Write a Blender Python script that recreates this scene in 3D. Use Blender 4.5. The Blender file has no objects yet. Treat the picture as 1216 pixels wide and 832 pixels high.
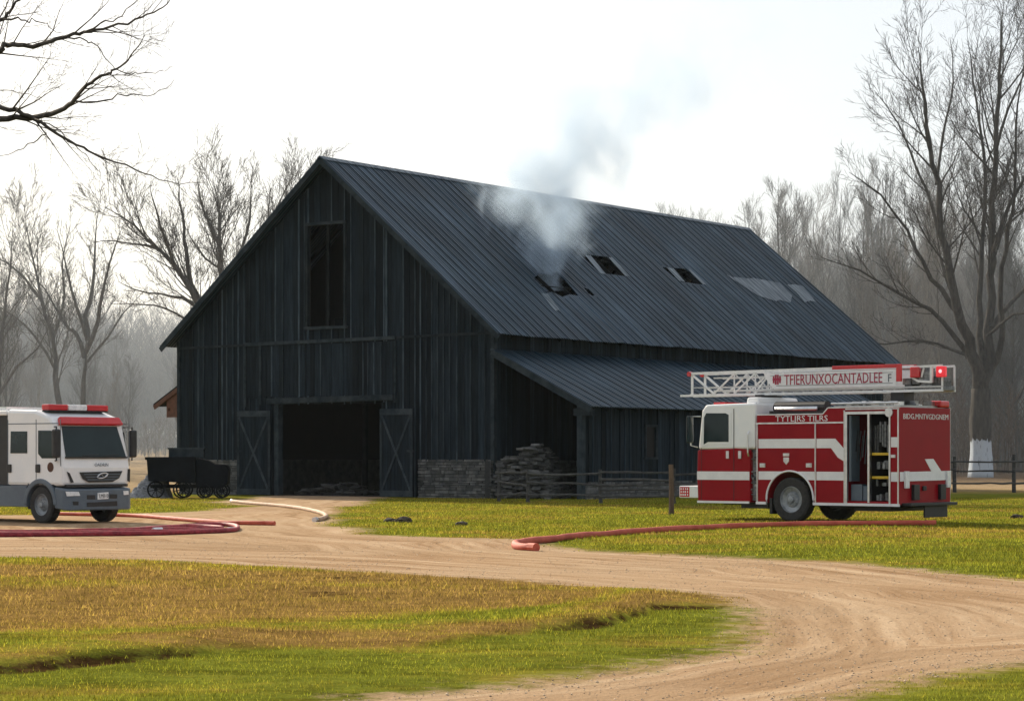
import bpy, bmesh, math, random
import numpy as np
from mathutils import Vector, Matrix, geometry

C = bpy.context.scene
COL = C.collection
R = math.radians

# ------------------------------------------------------------ camera
CAMH = 1.8
F = 2685.0 / 1216.0
cam = bpy.data.cameras.new("camera")
cam.lens = F * 36.0
cam.sensor_width = 36.0
cam.shift_y = 0.1015
cam.clip_start = 0.5
cam.clip_end = 6000
camo = bpy.data.objects.new("camera", cam)
COL.objects.link(camo)
camo.location = (0, 0, CAMH)
camo.rotation_euler = (R(90), 0, 0)
C.camera = camo

# ------------------------------------------------------------ light
SUN_EL = R(27)
sdir = Vector((-0.53 * math.cos(SUN_EL), 0.848 * math.cos(SUN_EL), math.sin(SUN_EL))).normalized()
sl = bpy.data.lights.new("sun", 'SUN')
sl.energy = 5.0
sl.angle = R(0.9)
sl.color = (1.0, 0.88, 0.70)
so = bpy.data.objects.new("sun", sl)
COL.objects.link(so)
so.location = (-60, 80, 60)
so.rotation_euler = sdir.to_track_quat('Z', 'Y').to_euler()

W = bpy.data.worlds.new("World")
C.world = W
W.use_nodes = True
wn, wl = W.node_tree.nodes, W.node_tree.links
wn.clear()
sky = wn.new('ShaderNodeTexSky')
sky.sky_type = 'NISHITA'
sky.sun_disc = False
sky.sun_elevation = SUN_EL
sky.sun_rotation = math.atan2(sdir.x, sdir.y)
sky.air_density = 1.0
sky.dust_density = 2.5
sky.ozone_density = 1.0
hs = wn.new('ShaderNodeHueSaturation')
hs.inputs['Saturation'].default_value = 0.95
bg = wn.new('ShaderNodeBackground')
bg.inputs['Strength'].default_value = 0.07
wo = wn.new('ShaderNodeOutputWorld')
wl.new(sky.outputs[0], hs.inputs['Color'])
veil = wn.new('ShaderNodeMix')          # thin even high cloud over the clear sky
veil.data_type = 'RGBA'
veil.inputs['Factor'].default_value = 0.55
veil.inputs['B'].default_value = (9.1, 9.35, 9.6, 1)
wl.new(hs.outputs[0], veil.inputs['A'])
wl.new(veil.outputs['Result'], bg.inputs['Color'])
wl.new(bg.outputs[0], wo.inputs['Surface'])

vs = C.view_settings
vs.view_transform = 'Standard'
vs.look = 'None'
vs.exposure = 0.76
vs.gamma = 1.0
vs.use_curve_mapping = False
C.cycles.volume_bounces = 1
C.cycles.max_bounces = 6
C.cycles.diffuse_bounces = 2
C.cycles.glossy_bounces = 2
C.cycles.transparent_max_bounces = 6
C.cycles.volume_step_rate = 1.0
C.cycles.volume_max_steps = 128
C.cycles.use_denoising = True

# ------------------------------------------------------------ measuring helpers
def gpt(px, py):
    """flat-ground point measured in the photograph"""
    Y = 2685.0 * CAMH / (py - 540.0)
    return ((px - 608.0) / 2685.0 * Y, Y)

def wpt(px, py, Y):
    return Vector(((px - 608.0) / 2685.0 * Y, Y, CAMH - (py - 540.0) / 2685.0 * Y))

# ------------------------------------------------------------ mesh helpers
class MB:
    def __init__(self):
        self.v, self.f, self.t, self.mi = [], [], [], []
        self.m = 0

    def add(self, vs, fs, tint=1.0):
        n = len(self.v)
        self.v.extend(tuple(p) for p in vs)
        for f in fs:
            self.f.append(tuple(i + n for i in f))
            self.t.append(tint)
            self.mi.append(self.m)
        return self

    BF = [(0, 3, 2, 1), (4, 5, 6, 7), (0, 1, 5, 4), (1, 2, 6, 5), (2, 3, 7, 6), (3, 0, 4, 7)]

    def box(self, x0, x1, y0, y1, z0, z1, tint=1.0):
        return self.add([(x0, y0, z0), (x1, y0, z0), (x1, y1, z0), (x0, y1, z0),
                         (x0, y0, z1), (x1, y0, z1), (x1, y1, z1), (x0, y1, z1)], self.BF, tint)

    def hexa(self, pts, tint=1.0):
        return self.add(pts, self.BF, tint)

    def beam(self, p, q, w, h, up=(0, 0, 1), tint=1.0):
        p, q = Vector(p), Vector(q)
        d = (q - p).normalized()
        u = Vector(up)
        s = d.cross(u)
        if s.length < 1e-4:
            s = d.cross(Vector((1, 0, 0)))
        s.normalize()
        u = s.cross(d).normalized()
        s *= w / 2
        u *= h / 2
        return self.add([p - s - u, p + s - u, q + s - u, q - s - u,
                         p - s + u, p + s + u, q + s + u, q - s + u], self.BF, tint)

    def prism(self, poly, off, tint=1.0):
        """poly: 3-D points of a flat polygon, off: extrusion vector"""
        n = len(poly)
        off = Vector(off)
        a = [Vector(p) for p in poly]
        b = [p + off for p in a]
        fs = [tuple(range(n))[::-1], tuple(range(n, 2 * n))]
        fs += [(i, (i + 1) % n, n + (i + 1) % n, n + i) for i in range(n)]
        return self.add(a + b, fs, tint)

    def tube(self, pts, rad, n=8, tint=1.0, cap=True):
        P = np.array([tuple(p) for p in pts], float)
        k = len(P)
        rad = np.broadcast_to(np.asarray(rad, float), (k,))
        T = np.gradient(P, axis=0)
        T /= np.linalg.norm(T, axis=1)[:, None] + 1e-9
        ref = np.array([0, 0, 1.0]) if abs(T[:, 2]).mean() < 0.75 else np.array([1.0, 0.1, 0])
        A = np.cross(T, ref)
        A /= np.linalg.norm(A, axis=1)[:, None] + 1e-9
        B = np.cross(T, A)
        an = np.arange(n) * 2 * math.pi / n
        V = P[:, None, :] + rad[:, None, None] * (A[:, None, :] * np.cos(an)[None, :, None] + B[:, None, :] * np.sin(an)[None, :, None])
        V = V.reshape(-1, 3)
        fs = []
        for i in range(k - 1):
            for j in range(n):
                j2 = (j + 1) % n
                fs.append((i * n + j, i * n + j2, (i + 1) * n + j2, (i + 1) * n + j))
        if cap:
            fs.append(tuple(range(n))[::-1])
            fs.append(tuple(range((k - 1) * n, k * n)))
        return self.add(V.tolist(), fs, tint)

    def lathe(self, prof, c=(0, 0, 0), n=32, axis='Y', tint=1.0):
        vs, fs = [], []
        k = len(prof)
        for i in range(n):
            a = 2 * math.pi * i / n
            for (h, r) in prof:
                p = (r * math.cos(a), h, r * math.sin(a)) if axis == 'Y' else (r * math.cos(a), r * math.sin(a), h)
                vs.append((p[0] + c[0], p[1] + c[1], p[2] + c[2]))
        for i in range(n):
            i2 = (i + 1) % n
            for j in range(k - 1):
                fs.append((i * k + j, i * k + j + 1, i2 * k + j + 1, i2 * k + j))
        return self.add(vs, fs, tint)

    def build(self, name, mat, parent=None, bevel=0, smooth=False, loc=None):
        me = bpy.data.meshes.new(name)
        me.from_pydata(self.v, [], self.f)
        ms = mat if isinstance(mat, (list, tuple)) else [mat]
        for m in ms:
            me.materials.append(m)
        if len(ms) > 1:
            me.polygons.foreach_set('material_index', self.mi)
        if any(abs(t - 1.0) > 1e-6 for t in self.t):
            ca = me.attributes.new('tint', 'FLOAT', 'FACE')
            ca.data.foreach_set('value', self.t)
        else:
            ca = me.attributes.new('tint', 'FLOAT', 'FACE')
            ca.data.foreach_set('value', [1.0] * len(self.f))
        bm = bmesh.new()
        bm.from_mesh(me)
        bmesh.ops.recalc_face_normals(bm, faces=bm.faces)
        bm.to_mesh(me)
        bm.free()
        if smooth:
            me.polygons.foreach_set('use_smooth', [True] * len(me.polygons))
        me.update()
        o = bpy.data.objects.new(name, me)
        COL.objects.link(o)
        if parent is not None:
            o.parent = parent
        if loc is not None:
            o.location = loc
        if bevel:
            b = o.modifiers.new('bevel', 'BEVEL')
            b.width = bevel
            b.segments = 2
            b.limit_method = 'ANGLE'
            b.angle_limit = R(35)
        return o


def thing(name, label, cat, loc=(0, 0, 0), rotz=0.0, group=None):
    o = bpy.data.objects.new(name, None)
    COL.objects.link(o)
    o.location = loc
    o.rotation_euler = (0, 0, rotz)
    o.empty_display_size = 0.3
    return tag(o, label, cat, group)


def tag(o, label, cat=None, group=None, kind=None):
    if label:
        o['label'] = label
    if cat:
        o['category'] = cat
    if group:
        o['group'] = group
    if kind:
        o['kind'] = kind
    return o


def copy_tree(o, parent=None):
    c = o.copy()
    COL.objects.link(c)
    c.parent = parent
    for ch in list(o.children):
        copy_tree(ch, c)
    return c


# ------------------------------------------------------------ materials
def pmat(name, c1, c2=None, scale=4.0, rough=0.6, metal=0.0, bump=0.0, bscale=None, stretch=(1, 1, 1),
         lo=0.35, hi=0.65, tint=True, spec=0.5, detail=6.0, c3=None, scale3=1.0, emit=None, emit_s=0.0, rvar=0.0):
    m = bpy.data.materials.new(name)
    m.use_nodes = True
    nt = m.node_tree
    N, L = nt.nodes, nt.links
    b = N['Principled BSDF']
    b.inputs['Roughness'].default_value = rough
    b.inputs['Metallic'].default_value = metal
    b.inputs['Specular IOR Level'].default_value = spec
    tc = N.new('ShaderNodeTexCoord')
    mp = N.new('ShaderNodeMapping')
    mp.inputs['Scale'].default_value = stretch
    L.new(tc.outputs['Object'], mp.inputs['Vector'])
    n1 = N.new('ShaderNodeTexNoise')
    n1.inputs['Scale'].default_value = scale
    n1.inputs['Detail'].default_value = detail
    n1.inputs['Roughness'].default_value = 0.65
    L.new(mp.outputs[0], n1.inputs['Vector'])
    rp = N.new('ShaderNodeValToRGB')
    rp.color_ramp.elements[0].position = lo
    rp.color_ramp.elements[1].position = hi
    rp.color_ramp.elements[0].color = (*c1, 1)
    rp.color_ramp.elements[1].color = (*(c2 or c1), 1)
    L.new(n1.outputs['Fac'], rp.inputs['Fac'])
    out = rp.outputs['Color']
    if c3:
        n3 = N.new('ShaderNodeTexNoise')
        n3.inputs['Scale'].default_value = scale3
        n3.inputs['Detail'].default_value = 4
        L.new(tc.outputs['Object'], n3.inputs['Vector'])
        r3 = N.new('ShaderNodeValToRGB')
        r3.color_ramp.elements[0].position = 0.52
        r3.color_ramp.elements[1].position = 0.68
        L.new(n3.outputs['Fac'], r3.inputs['Fac'])
        mx = N.new('ShaderNodeMix')
        mx.data_type = 'RGBA'
        L.new(r3.outputs['Color'], mx.inputs['Factor'])
        L.new(out, mx.inputs['A'])
        mx.inputs['B'].default_value = (*c3, 1)
        out = mx.outputs['Result']
    if tint:
        at = N.new('ShaderNodeAttribute')
        at.attribute_name = 'tint'
        vm = N.new('ShaderNodeVectorMath')
        vm.operation = 'SCALE'
        L.new(out, vm.inputs[0])
        L.new(at.outputs['Fac'], vm.inputs['Scale'])
        out = vm.outputs[0]
    L.new(out, b.inputs['Base Color'])
    if rvar:
        mr = N.new('ShaderNodeMapRange')
        mr.inputs['To Min'].default_value = rough - rvar
        mr.inputs['To Max'].default_value = rough + rvar
        L.new(n1.outputs['Fac'], mr.inputs['Value'])
        L.new(mr.outputs[0], b.inputs['Roughness'])
    if bump:
        n2 = N.new('ShaderNodeTexNoise')
        n2.inputs['Scale'].default_value = bscale or scale * 3
        n2.inputs['Detail'].default_value = 5
        L.new(mp.outputs[0], n2.inputs['Vector'])
        bp = N.new('ShaderNodeBump')
        bp.inputs['Strength'].default_value = bump
        bp.inputs['Distance'].default_value = 0.03
        L.new(n2.outputs['Fac'], bp.inputs['Height'])
        L.new(bp.outputs[0], b.inputs['Normal'])
    if emit:
        b.inputs['Emission Color'].default_value = (*emit, 1)
        b.inputs['Emission Strength'].default_value = emit_s
    return m


M = {}
M['board'] = pmat('weathered_boards', (.0025, .006, .010), (.018, .028, .038), scale=3.0, stretch=(3, 3, .25), rough=.85, bump=.5, spec=.1, lo=.3, hi=.72)
M['batten'] = pmat('batten_wood', (.012, .021, .030), (.05, .066, .08), scale=3.0, stretch=(3, 3, .3), rough=.85, bump=.4, spec=.1)
M['trim'] = pmat('grey_timber', (.011, .018, .024), (.034, .043, .05), scale=2.0, stretch=(1, 1, 1), rough=.85, bump=.4, spec=.1)
M['dark_timber'] = pmat('dark_timber', (.008, .010, .012), (.02, .023, .026), scale=2.0, rough=.9, bump=.3, spec=.1)
M['stone'] = pmat('field_stone', (.05, .055, .06), (.14, .14, .135), scale=3.0, rough=.9, bump=.5)
M['mortar'] = pmat('mortar', (.07, .07, .07), (.12, .115, .11), scale=8, rough=.95)
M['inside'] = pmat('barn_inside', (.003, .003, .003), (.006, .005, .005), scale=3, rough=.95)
M['rail'] = pmat('split_rail_wood', (.02, .022, .024), (.07, .068, .064), scale=5, stretch=(.4, 3, 3), rough=.9, bump=.5)
M['bark'] = pmat('bark', (.035, .030, .026), (.10, .088, .075), scale=3, stretch=(2, 2, .4), rough=.95, bump=.8, spec=.1)
M['hazed_bark'] = pmat('hazed_edge_bark', (.085, .075, .066), (.19, .17, .15), scale=3, stretch=(2, 2, .4), rough=.95, bump=.4, spec=.1)  # paler than the nearer bark: distance haze put into the colour
M['dark_bark'] = pmat('dark_bark', (.018, .015, .013), (.06, .052, .045), scale=3, stretch=(2, 2, .4), rough=.95, bump=.8, spec=.1)
M['bark_red'] = pmat('bark_warm', (.06, .042, .032), (.13, .095, .07), scale=3, stretch=(2, 2, .4), rough=.95, bump=.5, spec=.1)

M['red'] = pmat('red_paint', (.23, .002, .008), (.28, .003, .010), scale=1.2, rough=.35, spec=.15, c3=(.25, .004, .009), scale3=2.0, rvar=.06)
M['white'] = pmat('white_paint', (.72, .74, .76), (.80, .80, .80), scale=1.5, rough=.35, rvar=.06)
M['stripe'] = pmat('white_stripe', (.66, .66, .68), (.76, .76, .77), scale=3, rough=.4)
M['chrome'] = pmat('aluminium', (.5, .51, .53), (.7, .71, .72), scale=5, rough=.32, metal=1, rvar=.08)
M['ladder'] = pmat('ladder_paint', (.60, .62, .64), (.76, .76, .76), scale=6, rough=.4, metal=.25)
M['rim'] = pmat('rim_steel', (.16, .18, .20), (.34, .36, .38), scale=6, rough=.45, metal=.2)
M['grey'] = pmat('grey_plastic', (.075, .10, .13), (.10, .13, .16), scale=3, rough=.5)
M['pgrey'] = pmat('grey_machinery', (.10, .11, .12), (.30, .31, .32), scale=14, rough=.5, metal=.4)
M['black'] = pmat('black_plastic', (.006, .006, .008), (.014, .014, .016), scale=6, rough=.5)
M['tyre'] = pmat('tyre_rubber', (.012, .012, .013), (.035, .033, .03), scale=8, rough=.85)
M['glass'] = pmat('dark_glass', (.004, .014, .016), (.008, .022, .024), scale=1, rough=.06, spec=.3)
M['lamp'] = pmat('clear_lamp', (.6, .62, .64), (.85, .85, .85), scale=10, rough=.15)
M['redlamp'] = pmat('red_lens', (.45, .01, .015), (.55, .015, .02), scale=4, rough=.2, spec=.6)
M['redglow'] = pmat('red_lit_lens', (.6, .01, .015), (.6, .02, .03), scale=4, rough=.2, emit=(1, .03, .05), emit_s=.25)
M['glowcore'] = pmat('lit_bulb', (.9, .4, .4), (.9, .4, .4), scale=4, rough=.2, emit=(1, .35, .4), emit_s=.9)
M['yellow'] = pmat('yellow_tray', (.55, .36, .01), (.62, .42, .02), scale=6, rough=.5)
M['hose_red'] = pmat('red_hose', (.16, .006, .016), (.36, .03, .045), scale=7, rough=.7, bump=.4, bscale=60)
M['hose_orange'] = pmat('faded_red_hose', (.34, .045, .022), (.50, .095, .05), scale=3, rough=.75, bump=.4, bscale=60)
M['hose_tan'] = pmat('tan_hose', (.34, .22, .14), (.46, .32, .22), scale=3, rough=.8, bump=.4, bscale=60)
M['tarp'] = pmat('grey_net', (.10, .11, .13), (.32, .33, .36), scale=9, rough=.9, bump=.9, stretch=(1, 1, 3))
M['wagon'] = pmat('black_iron', (.002, .003, .005), (.006, .008, .011), scale=3, rough=.7, spec=.08)
M['rust'] = pmat('red_brown_wood', (.07, .028, .014), (.13, .05, .025), scale=4, rough=.8)
M['text_dark'] = pmat('crimson_letter', (.30, .01, .05), (.36, .02, .06), scale=6, rough=.5)
M['clod'] = pmat('soil_clod', (.03, .025, .018), (.07, .055, .035), scale=10, rough=1)


def lime_mat(zw):
    m = pmat('limewashed_bark', (.018, .015, .013), (.06, .052, .045), scale=3, stretch=(2, 2, .4), rough=.95, bump=.8, spec=.1)
    N, L = m.node_tree.nodes, m.node_tree.links
    b = N['Principled BSDF']
    old = b.inputs['Base Color'].links[0].from_socket
    tc = N.new('ShaderNodeTexCoord'); sp = N.new('ShaderNodeSeparateXYZ'); L.new(tc.outputs['Object'], sp.inputs[0])
    mp = N.new('ShaderNodeMapping'); mp.inputs['Scale'].default_value = (1, 1, .22); L.new(tc.outputs['Object'], mp.inputs[0])
    n = N.new('ShaderNodeTexNoise'); n.inputs['Scale'].default_value = 5; n.inputs['Detail'].default_value = 6; L.new(mp.outputs[0], n.inputs['Vector'])
    a = N.new('ShaderNodeMath'); a.operation = 'MULTIPLY_ADD'; a.inputs[1].default_value = 1.0; L.new(n.outputs['Fac'], a.inputs[0]); L.new(sp.outputs['Z'], a.inputs[2])
    c = N.new('ShaderNodeMapRange'); c.inputs['From Min'].default_value = zw + .45; c.inputs['From Max'].default_value = zw + .55; c.inputs['To Min'].default_value = 1; c.inputs['To Max'].default_value = 0; L.new(a.outputs[0], c.inputs['Value'])
    k = N.new('ShaderNodeMapRange'); k.inputs['From Min'].default_value = .26; k.inputs['From Max'].default_value = .40; L.new(n.outputs['Fac'], k.inputs['Value'])
    u = N.new('ShaderNodeMath'); u.operation = 'MULTIPLY'; L.new(c.outputs[0], u.inputs[0]); L.new(k.outputs[0], u.inputs[1])
    mx = N.new('ShaderNodeMix'); mx.data_type = 'RGBA'; L.new(u.outputs[0], mx.inputs['Factor']); L.new(old, mx.inputs['A']); mx.inputs['B'].default_value = (.40, .44, .49, 1)
    L.new(mx.outputs['Result'], b.inputs['Base Color'])
    return m


def roof_mat(name, horizontal_axis=1):
    m = bpy.data.materials.new(name)
    m.use_nodes = True
    N, L = m.node_tree.nodes, m.node_tree.links
    b = N['Principled BSDF']
    b.inputs['Metallic'].default_value = 0.1
    b.inputs['Specular IOR Level'].default_value = .25
    b.inputs['Roughness'].default_value = 0.55
    tc = N.new('ShaderNodeTexCoord')
    sp = N.new('ShaderNodeSeparateXYZ')
    L.new(tc.outputs['Object'], sp.inputs[0])
    # sheet by sheet tone: long streaks down the slope
    mp = N.new('ShaderNodeMapping')
    mp.inputs['Scale'].default_value = (.10, 1.4, .10)
    L.new(tc.outputs['Object'], mp.inputs[0])
    n1 = N.new('ShaderNodeTexNoise')
    n1.inputs['Scale'].default_value = 2.2
    n1.inputs['Detail'].default_value = 7
    n1.inputs['Roughness'].default_value = .75
    L.new(mp.outputs[0], n1.inputs['Vector'])
    n2 = N.new('ShaderNodeTexNoise')
    n2.inputs['Scale'].default_value = .35
    n2.inputs['Detail'].default_value = 5
    L.new(tc.outputs['Object'], n2.inputs['Vector'])
    ad = N.new('ShaderNodeMath')
    ad.operation = 'MULTIPLY_ADD'
    ad.inputs[1].default_value = .35
    L.new(n2.outputs['Fac'], ad.inputs[0])
    ml = N.new('ShaderNodeMath')
    ml.operation = 'MULTIPLY'
    ml.inputs[1].default_value = .75
    L.new(n1.outputs['Fac'], ml.inputs[0])
    L.new(ml.outputs[0], ad.inputs[2])
    rp = N.new('ShaderNodeValToRGB')
    e = rp.color_ramp.elements
    e[0].position = .40
    e[0].color = (.005, .013, .023, 1)
    e[1].position = .72
    e[1].color = (.05, .085, .125, 1)
    k = e.new(.55)
    k.color = (.013, .032, .052, 1)
    L.new(ad.outputs[0], rp.inputs['Fac'])
    at = N.new('ShaderNodeAttribute')
    at.attribute_name = 'tint'
    vm = N.new('ShaderNodeVectorMath')
    vm.operation = 'SCALE'
    L.new(rp.outputs[0], vm.inputs[0])
    L.new(at.outputs['Fac'], vm.inputs['Scale'])
    L.new(vm.outputs[0], b.inputs['Base Color'])
    # corrugation
    ws = N.new('ShaderNodeMath')
    ws.operation = 'MULTIPLY'
    ws.inputs[1].default_value = 2 * math.pi / .19
    L.new(sp.outputs['Y'], ws.inputs[0])
    sn = N.new('ShaderNodeMath')
    sn.operation = 'SINE'
    L.new(ws.outputs[0], sn.inputs[0])
    bp = N.new('ShaderNodeBump')
    bp.inputs['Strength'].default_value = .9
    bp.inputs['Distance'].default_value = .014
    L.new(sn.outputs[0], bp.inputs['Height'])
    L.new(bp.outputs[0], b.inputs['Normal'])
    return m


M['roof'] = roof_mat('dark_sheet_metal')
M['patch'] = pmat('bare_zinc_sheet', (.013, .030, .048), (.17, .205, .235), scale=1.6, stretch=(.35, 4, .35), rough=.6, metal=.05, lo=.40, hi=.62, detail=9)

# ------------------------------------------------------------ numeric noise
_rs = np.random.RandomState(7)
_tab = _rs.rand(256, 256)

def vnoise(x, y):
    xi, yi = np.floor(x).astype(int), np.floor(y).astype(int)
    fx, fy = x - xi, y - yi
    fx = fx * fx * (3 - 2 * fx)
    fy = fy * fy * (3 - 2 * fy)
    a = _tab[xi & 255, yi & 255]
    b = _tab[(xi + 1) & 255, yi & 255]
    c = _tab[xi & 255, (yi + 1) & 255]
    d = _tab[(xi + 1) & 255, (yi + 1) & 255]
    return (a * (1 - fx) + b * fx) * (1 - fy) + (c * (1 - fx) + d * fx) * fy

def fbm(x, y, o=4):
    s, a, t = 0, 1, 0
    for i in range(o):
        s = s + a * vnoise(x * 2 ** i + 17.3 * i, y * 2 ** i + 5.1 * i)
        t += a
        a *= .5
    return s / t

def sstep(a, b, x):
    t = np.clip((x - a) / (b - a), 0, 1)
    return t * t * (3 - 2 * t)

ROAD_PX = [(-500, 611), (0, 612), (150, 611), (205, 609), (270, 606.5), (288, 602), (272, 597), (300, 591), (328, 588.5), (457, 588.5),
           (450, 597), (400, 604), (392, 612), (396, 622), (430, 634), (520, 639), (615, 640.5), (640, 648), (700, 655), (850, 662),
           (1000, 668), (1100, 677), (1216, 689), (1400, 706), (1800, 740), (1800, 760), (1400, 770), (1216, 786), (1050, 811),
           (940, 832), (780, 880), (600, 960), (200, 960), (330, 860), (430, 832), (600, 816), (750, 799), (860, 775), (903, 754),
           (910, 740), (890, 723), (840, 708), (750, 699), (600, 689), (400, 677), (200, 667), (0, 662), (-500, 656)]
ROAD = np.array([gpt(*p) for p in ROAD_PX])

def poly_sd(x, y, P):
    """signed distance, negative inside"""
    d = np.full(x.shape, 1e9)
    ins = np.zeros(x.shape, bool)
    n = len(P)
    for i in range(n):
        ax, ay = P[i]
        bx, by = P[(i + 1) % n]
        ex, ey = bx - ax, by - ay
        t = np.clip(((x - ax) * ex + (y - ay) * ey) / (ex * ex + ey * ey), 0, 1)
        d = np.minimum(d, (x - ax - t * ex) ** 2 + (y - ay - t * ey) ** 2)
        c = ((ay > y) != (by > y)) & (x < (bx - ax) * (y - ay) / (by - ay + 1e-12) + ax)
        ins ^= c
    d = np.sqrt(d)
    return np.where(ins, -d, d)

BANK = np.array([gpt(*p) for p in [(-300, 812), (0, 803), (100, 793), (190, 787), (260, 777), (350, 772), (450, 772), (560, 764), (640, 752), (720, 744), (780, 722)]])

def bank_d(x):
    return np.interp(x, BANK[:, 0], BANK[:, 1])

def road_sd(x, y):
    x = np.asarray(x, float); y = np.asarray(y, float)
    w = .5 * (fbm(x * .35, y * .35, 3) - .5) * np.clip(y / 30, .4, 3)
    return poly_sd(x, y, ROAD) + w * 1.6

def gz(x, y, sd=None):
    x = np.asarray(x, float)
    y = np.asarray(y, float)
    z = np.clip(y - 135, 0, 330) * .016
    near = 1 - sstep(44, 56, y)
    if sd is None:
        sd = road_sd(x, y)
    g = sstep(-.3, 1.2, sd)
    z = z + near * g * (.10 * (fbm(x * .25, y * .25, 3) - .5) + .05 * (fbm(x * 1.3 + 9, y * 1.3, 3) - .5) + .02)
    z = z + near * (1 - g) * .045 * (fbm(x * .22 + 40, y * 1.2, 3) - .5)
    by = bank_d(x) + .8 * (fbm(x * .7, x * 0 + 3.3, 3) - .5)
    amp = .075 * sstep(1.6, .2, x / 3.0) * np.clip(-.5 + 3.0 * fbm(x * .5 + 31, x * 0, 2), .1, 1.0)
    d = y - by
    z = z + amp * g * sstep(-.05, .35, d) * (1 - sstep(.4, 9, d))
    z = z - amp * .35 * g * sstep(-2.0, -.1, d) * (1 - sstep(-.1, .35, d))
    return z

def gzf(x, y):
    return float(gz(np.array([x]), np.array([y]))[0])

def dryness(x, y):
    """1 = ochre dead grass"""
    by = bank_d(x)
    m = sstep(-.3, .5, y - by) * (1 - sstep(33.5, 38.5, y)) * sstep(8.5, 3.0, x)
    lens = .85 * np.exp(-((y - by - 3.2 - .12 * x) / 1.1) ** 2)
    n = fbm(x * .28, y * .55, 4)
    n2 = fbm(x * .8 + 50, y * 1.5, 3)
    v = m * (.95 - .75 * lens) + (n - .5) * 1.5 + (n2 - .5) * .9
    far = sstep(42, 46, y) * .22 + sstep(100, 125, y) * .9
    return np.clip(v + far + .05, 0, 1)

def soilness(x, y):
    by = bank_d(x) + .8 * (fbm(x * .7, x * 0 + 3.3, 3) - .5)
    a = np.exp(-((y - by + .0) / .30) ** 2) * sstep(3.4, 2.0, x) * np.clip(-.6 + 2.6 * fbm(x * .5 + 31, x * 0, 2), 0, .75)
    pt = .6 * sstep(.74, .84, fbm(x * .45 + 11, y * .9 + 3, 3)) * .9 * (y < 60)
    return np.maximum(a, pt)

# ------------------------------------------------------------ ground
def lines(segs):
    out = [segs[0][0]]
    for a, b, f in segs:
        while out[-1] < b:
            out.append(out[-1] + f(out[-1]))
    return np.array(out)

gy = lines([(-400, -40, lambda v: 60), (-40, 8, lambda v: 6), (8, 14, lambda v: .5), (14, 150, lambda v: max(.07, v * .006)),
            (150, 500, lambda v: 6), (500, 5000, lambda v: v * .25)])
gxp = lines([(0, 12, lambda v: .15), (12, 45, lambda v: .32), (45, 150, lambda v: 2 + (v - 45) * .05), (150, 5000, lambda v: v * .3)])
gx = np.concatenate([-gxp[:0:-1], gxp])
GX, GY = np.meshgrid(gx, gy)
SD = road_sd(GX, GY)
GZ = gz(GX, GY, SD)
DRY = dryness(GX, GY)
LIT = sstep(128, 150, GY) * sstep(10, 22, GX)
ny, nx = GX.shape
_by = bank_d(GX) + .8 * (fbm(GX * .7, GX * 0 + 3.3, 3) - .5)
SOIL = soilness(GX, GY)

gm = bpy.data.materials.new('ground')
gm.use_nodes = True
N, L = gm.node_tree.nodes, gm.node_tree.links
gb = N['Principled BSDF']
gb.inputs['Roughness'].default_value = .95
gb.inputs['Specular IOR Level'].default_value = 0.0
def attr(n):
    a = N.new('ShaderNodeAttribute'); a.attribute_name = n; return a.outputs['Fac']
def math_(op, a, b=None, c=None):
    n = N.new('ShaderNodeMath'); n.operation = op
    for i, q in enumerate((a, b, c)):
        if q is None: continue
        if isinstance(q, (int, float)): n.inputs[i].default_value = q
        else: L.new(q, n.inputs[i])
    return n.outputs[0]
def noise(scale, vec=None, detail=5, rough=.6, dist=0):
    n = N.new('ShaderNodeTexNoise'); n.inputs['Scale'].default_value = scale
    n.inputs['Detail'].default_value = detail; n.inputs['Roughness'].default_value = rough; n.inputs['Distortion'].default_value = dist
    L.new(vec if vec is not None else geo.outputs['Position'], n.inputs['Vector']); return n.outputs['Fac']
def ramp(v, stops):
    r = N.new('ShaderNodeValToRGB'); e = r.color_ramp.elements
    e[0].position, e[0].color = stops[0][0], (*stops[0][1], 1)
    e[1].position, e[1].color = stops[-1][0], (*stops[-1][1], 1)
    for p, c in stops[1:-1]:
        k = e.new(p); k.color = (*c, 1)
    L.new(v, r.inputs['Fac']); return r.outputs['Color']
def mixc(f, a, b, mode='MIX'):
    m = N.new('ShaderNodeMix'); m.data_type = 'RGBA'; m.blend_type = mode
    if isinstance(f, (int, float)): m.inputs['Factor'].default_value = f
    else: L.new(f, m.inputs['Factor'])
    L.new(a, m.inputs['A']); L.new(b, m.inputs['B']); return m.outputs['Result']
def maprange(v, a, b, c=0, d=1):
    m = N.new('ShaderNodeMapRange'); m.interpolation_type = 'SMOOTHSTEP'
    L.new(v, m.inputs['Value'])
    for k, q in zip(('From Min', 'From Max', 'To Min', 'To Max'), (a, b, c, d)): m.inputs[k].default_value = q
    return m.outputs['Result']
geo = N.new('ShaderNodeNewGeometry')
sda, drya, lita, soila = attr('sd'), attr('dry'), attr('litter'), attr('soil')
sepp = N.new('ShaderNodeSeparateXYZ'); L.new(geo.outputs['Position'], sepp.inputs[0])
cv = N.new('ShaderNodeCombineXYZ')
L.new(math_('MULTIPLY', sda, 2.6), cv.inputs['X']); L.new(math_('MULTIPLY', sepp.outputs['X'], .11), cv.inputs['Y']); L.new(math_('MULTIPLY', sepp.outputs['Y'], .11), cv.inputs['Z'])
streak = noise(1.0, cv.outputs[0], 6, .7)
fine = noise(9, None, 6, .7)
vfine = noise(38, None, 4, .75)
big = noise(.22, None, 4, .55)
dcol = ramp(streak, [(.32, (.27, .165, .088)), (.5, (.43, .29, .175)), (.66, (.56, .41, .27))])
dcol = mixc(maprange(big, .35, .7, 0, .4), dcol, ramp(fine, [(.3, (.38, .27, .165)), (.7, (.55, .42, .29))]))
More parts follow.
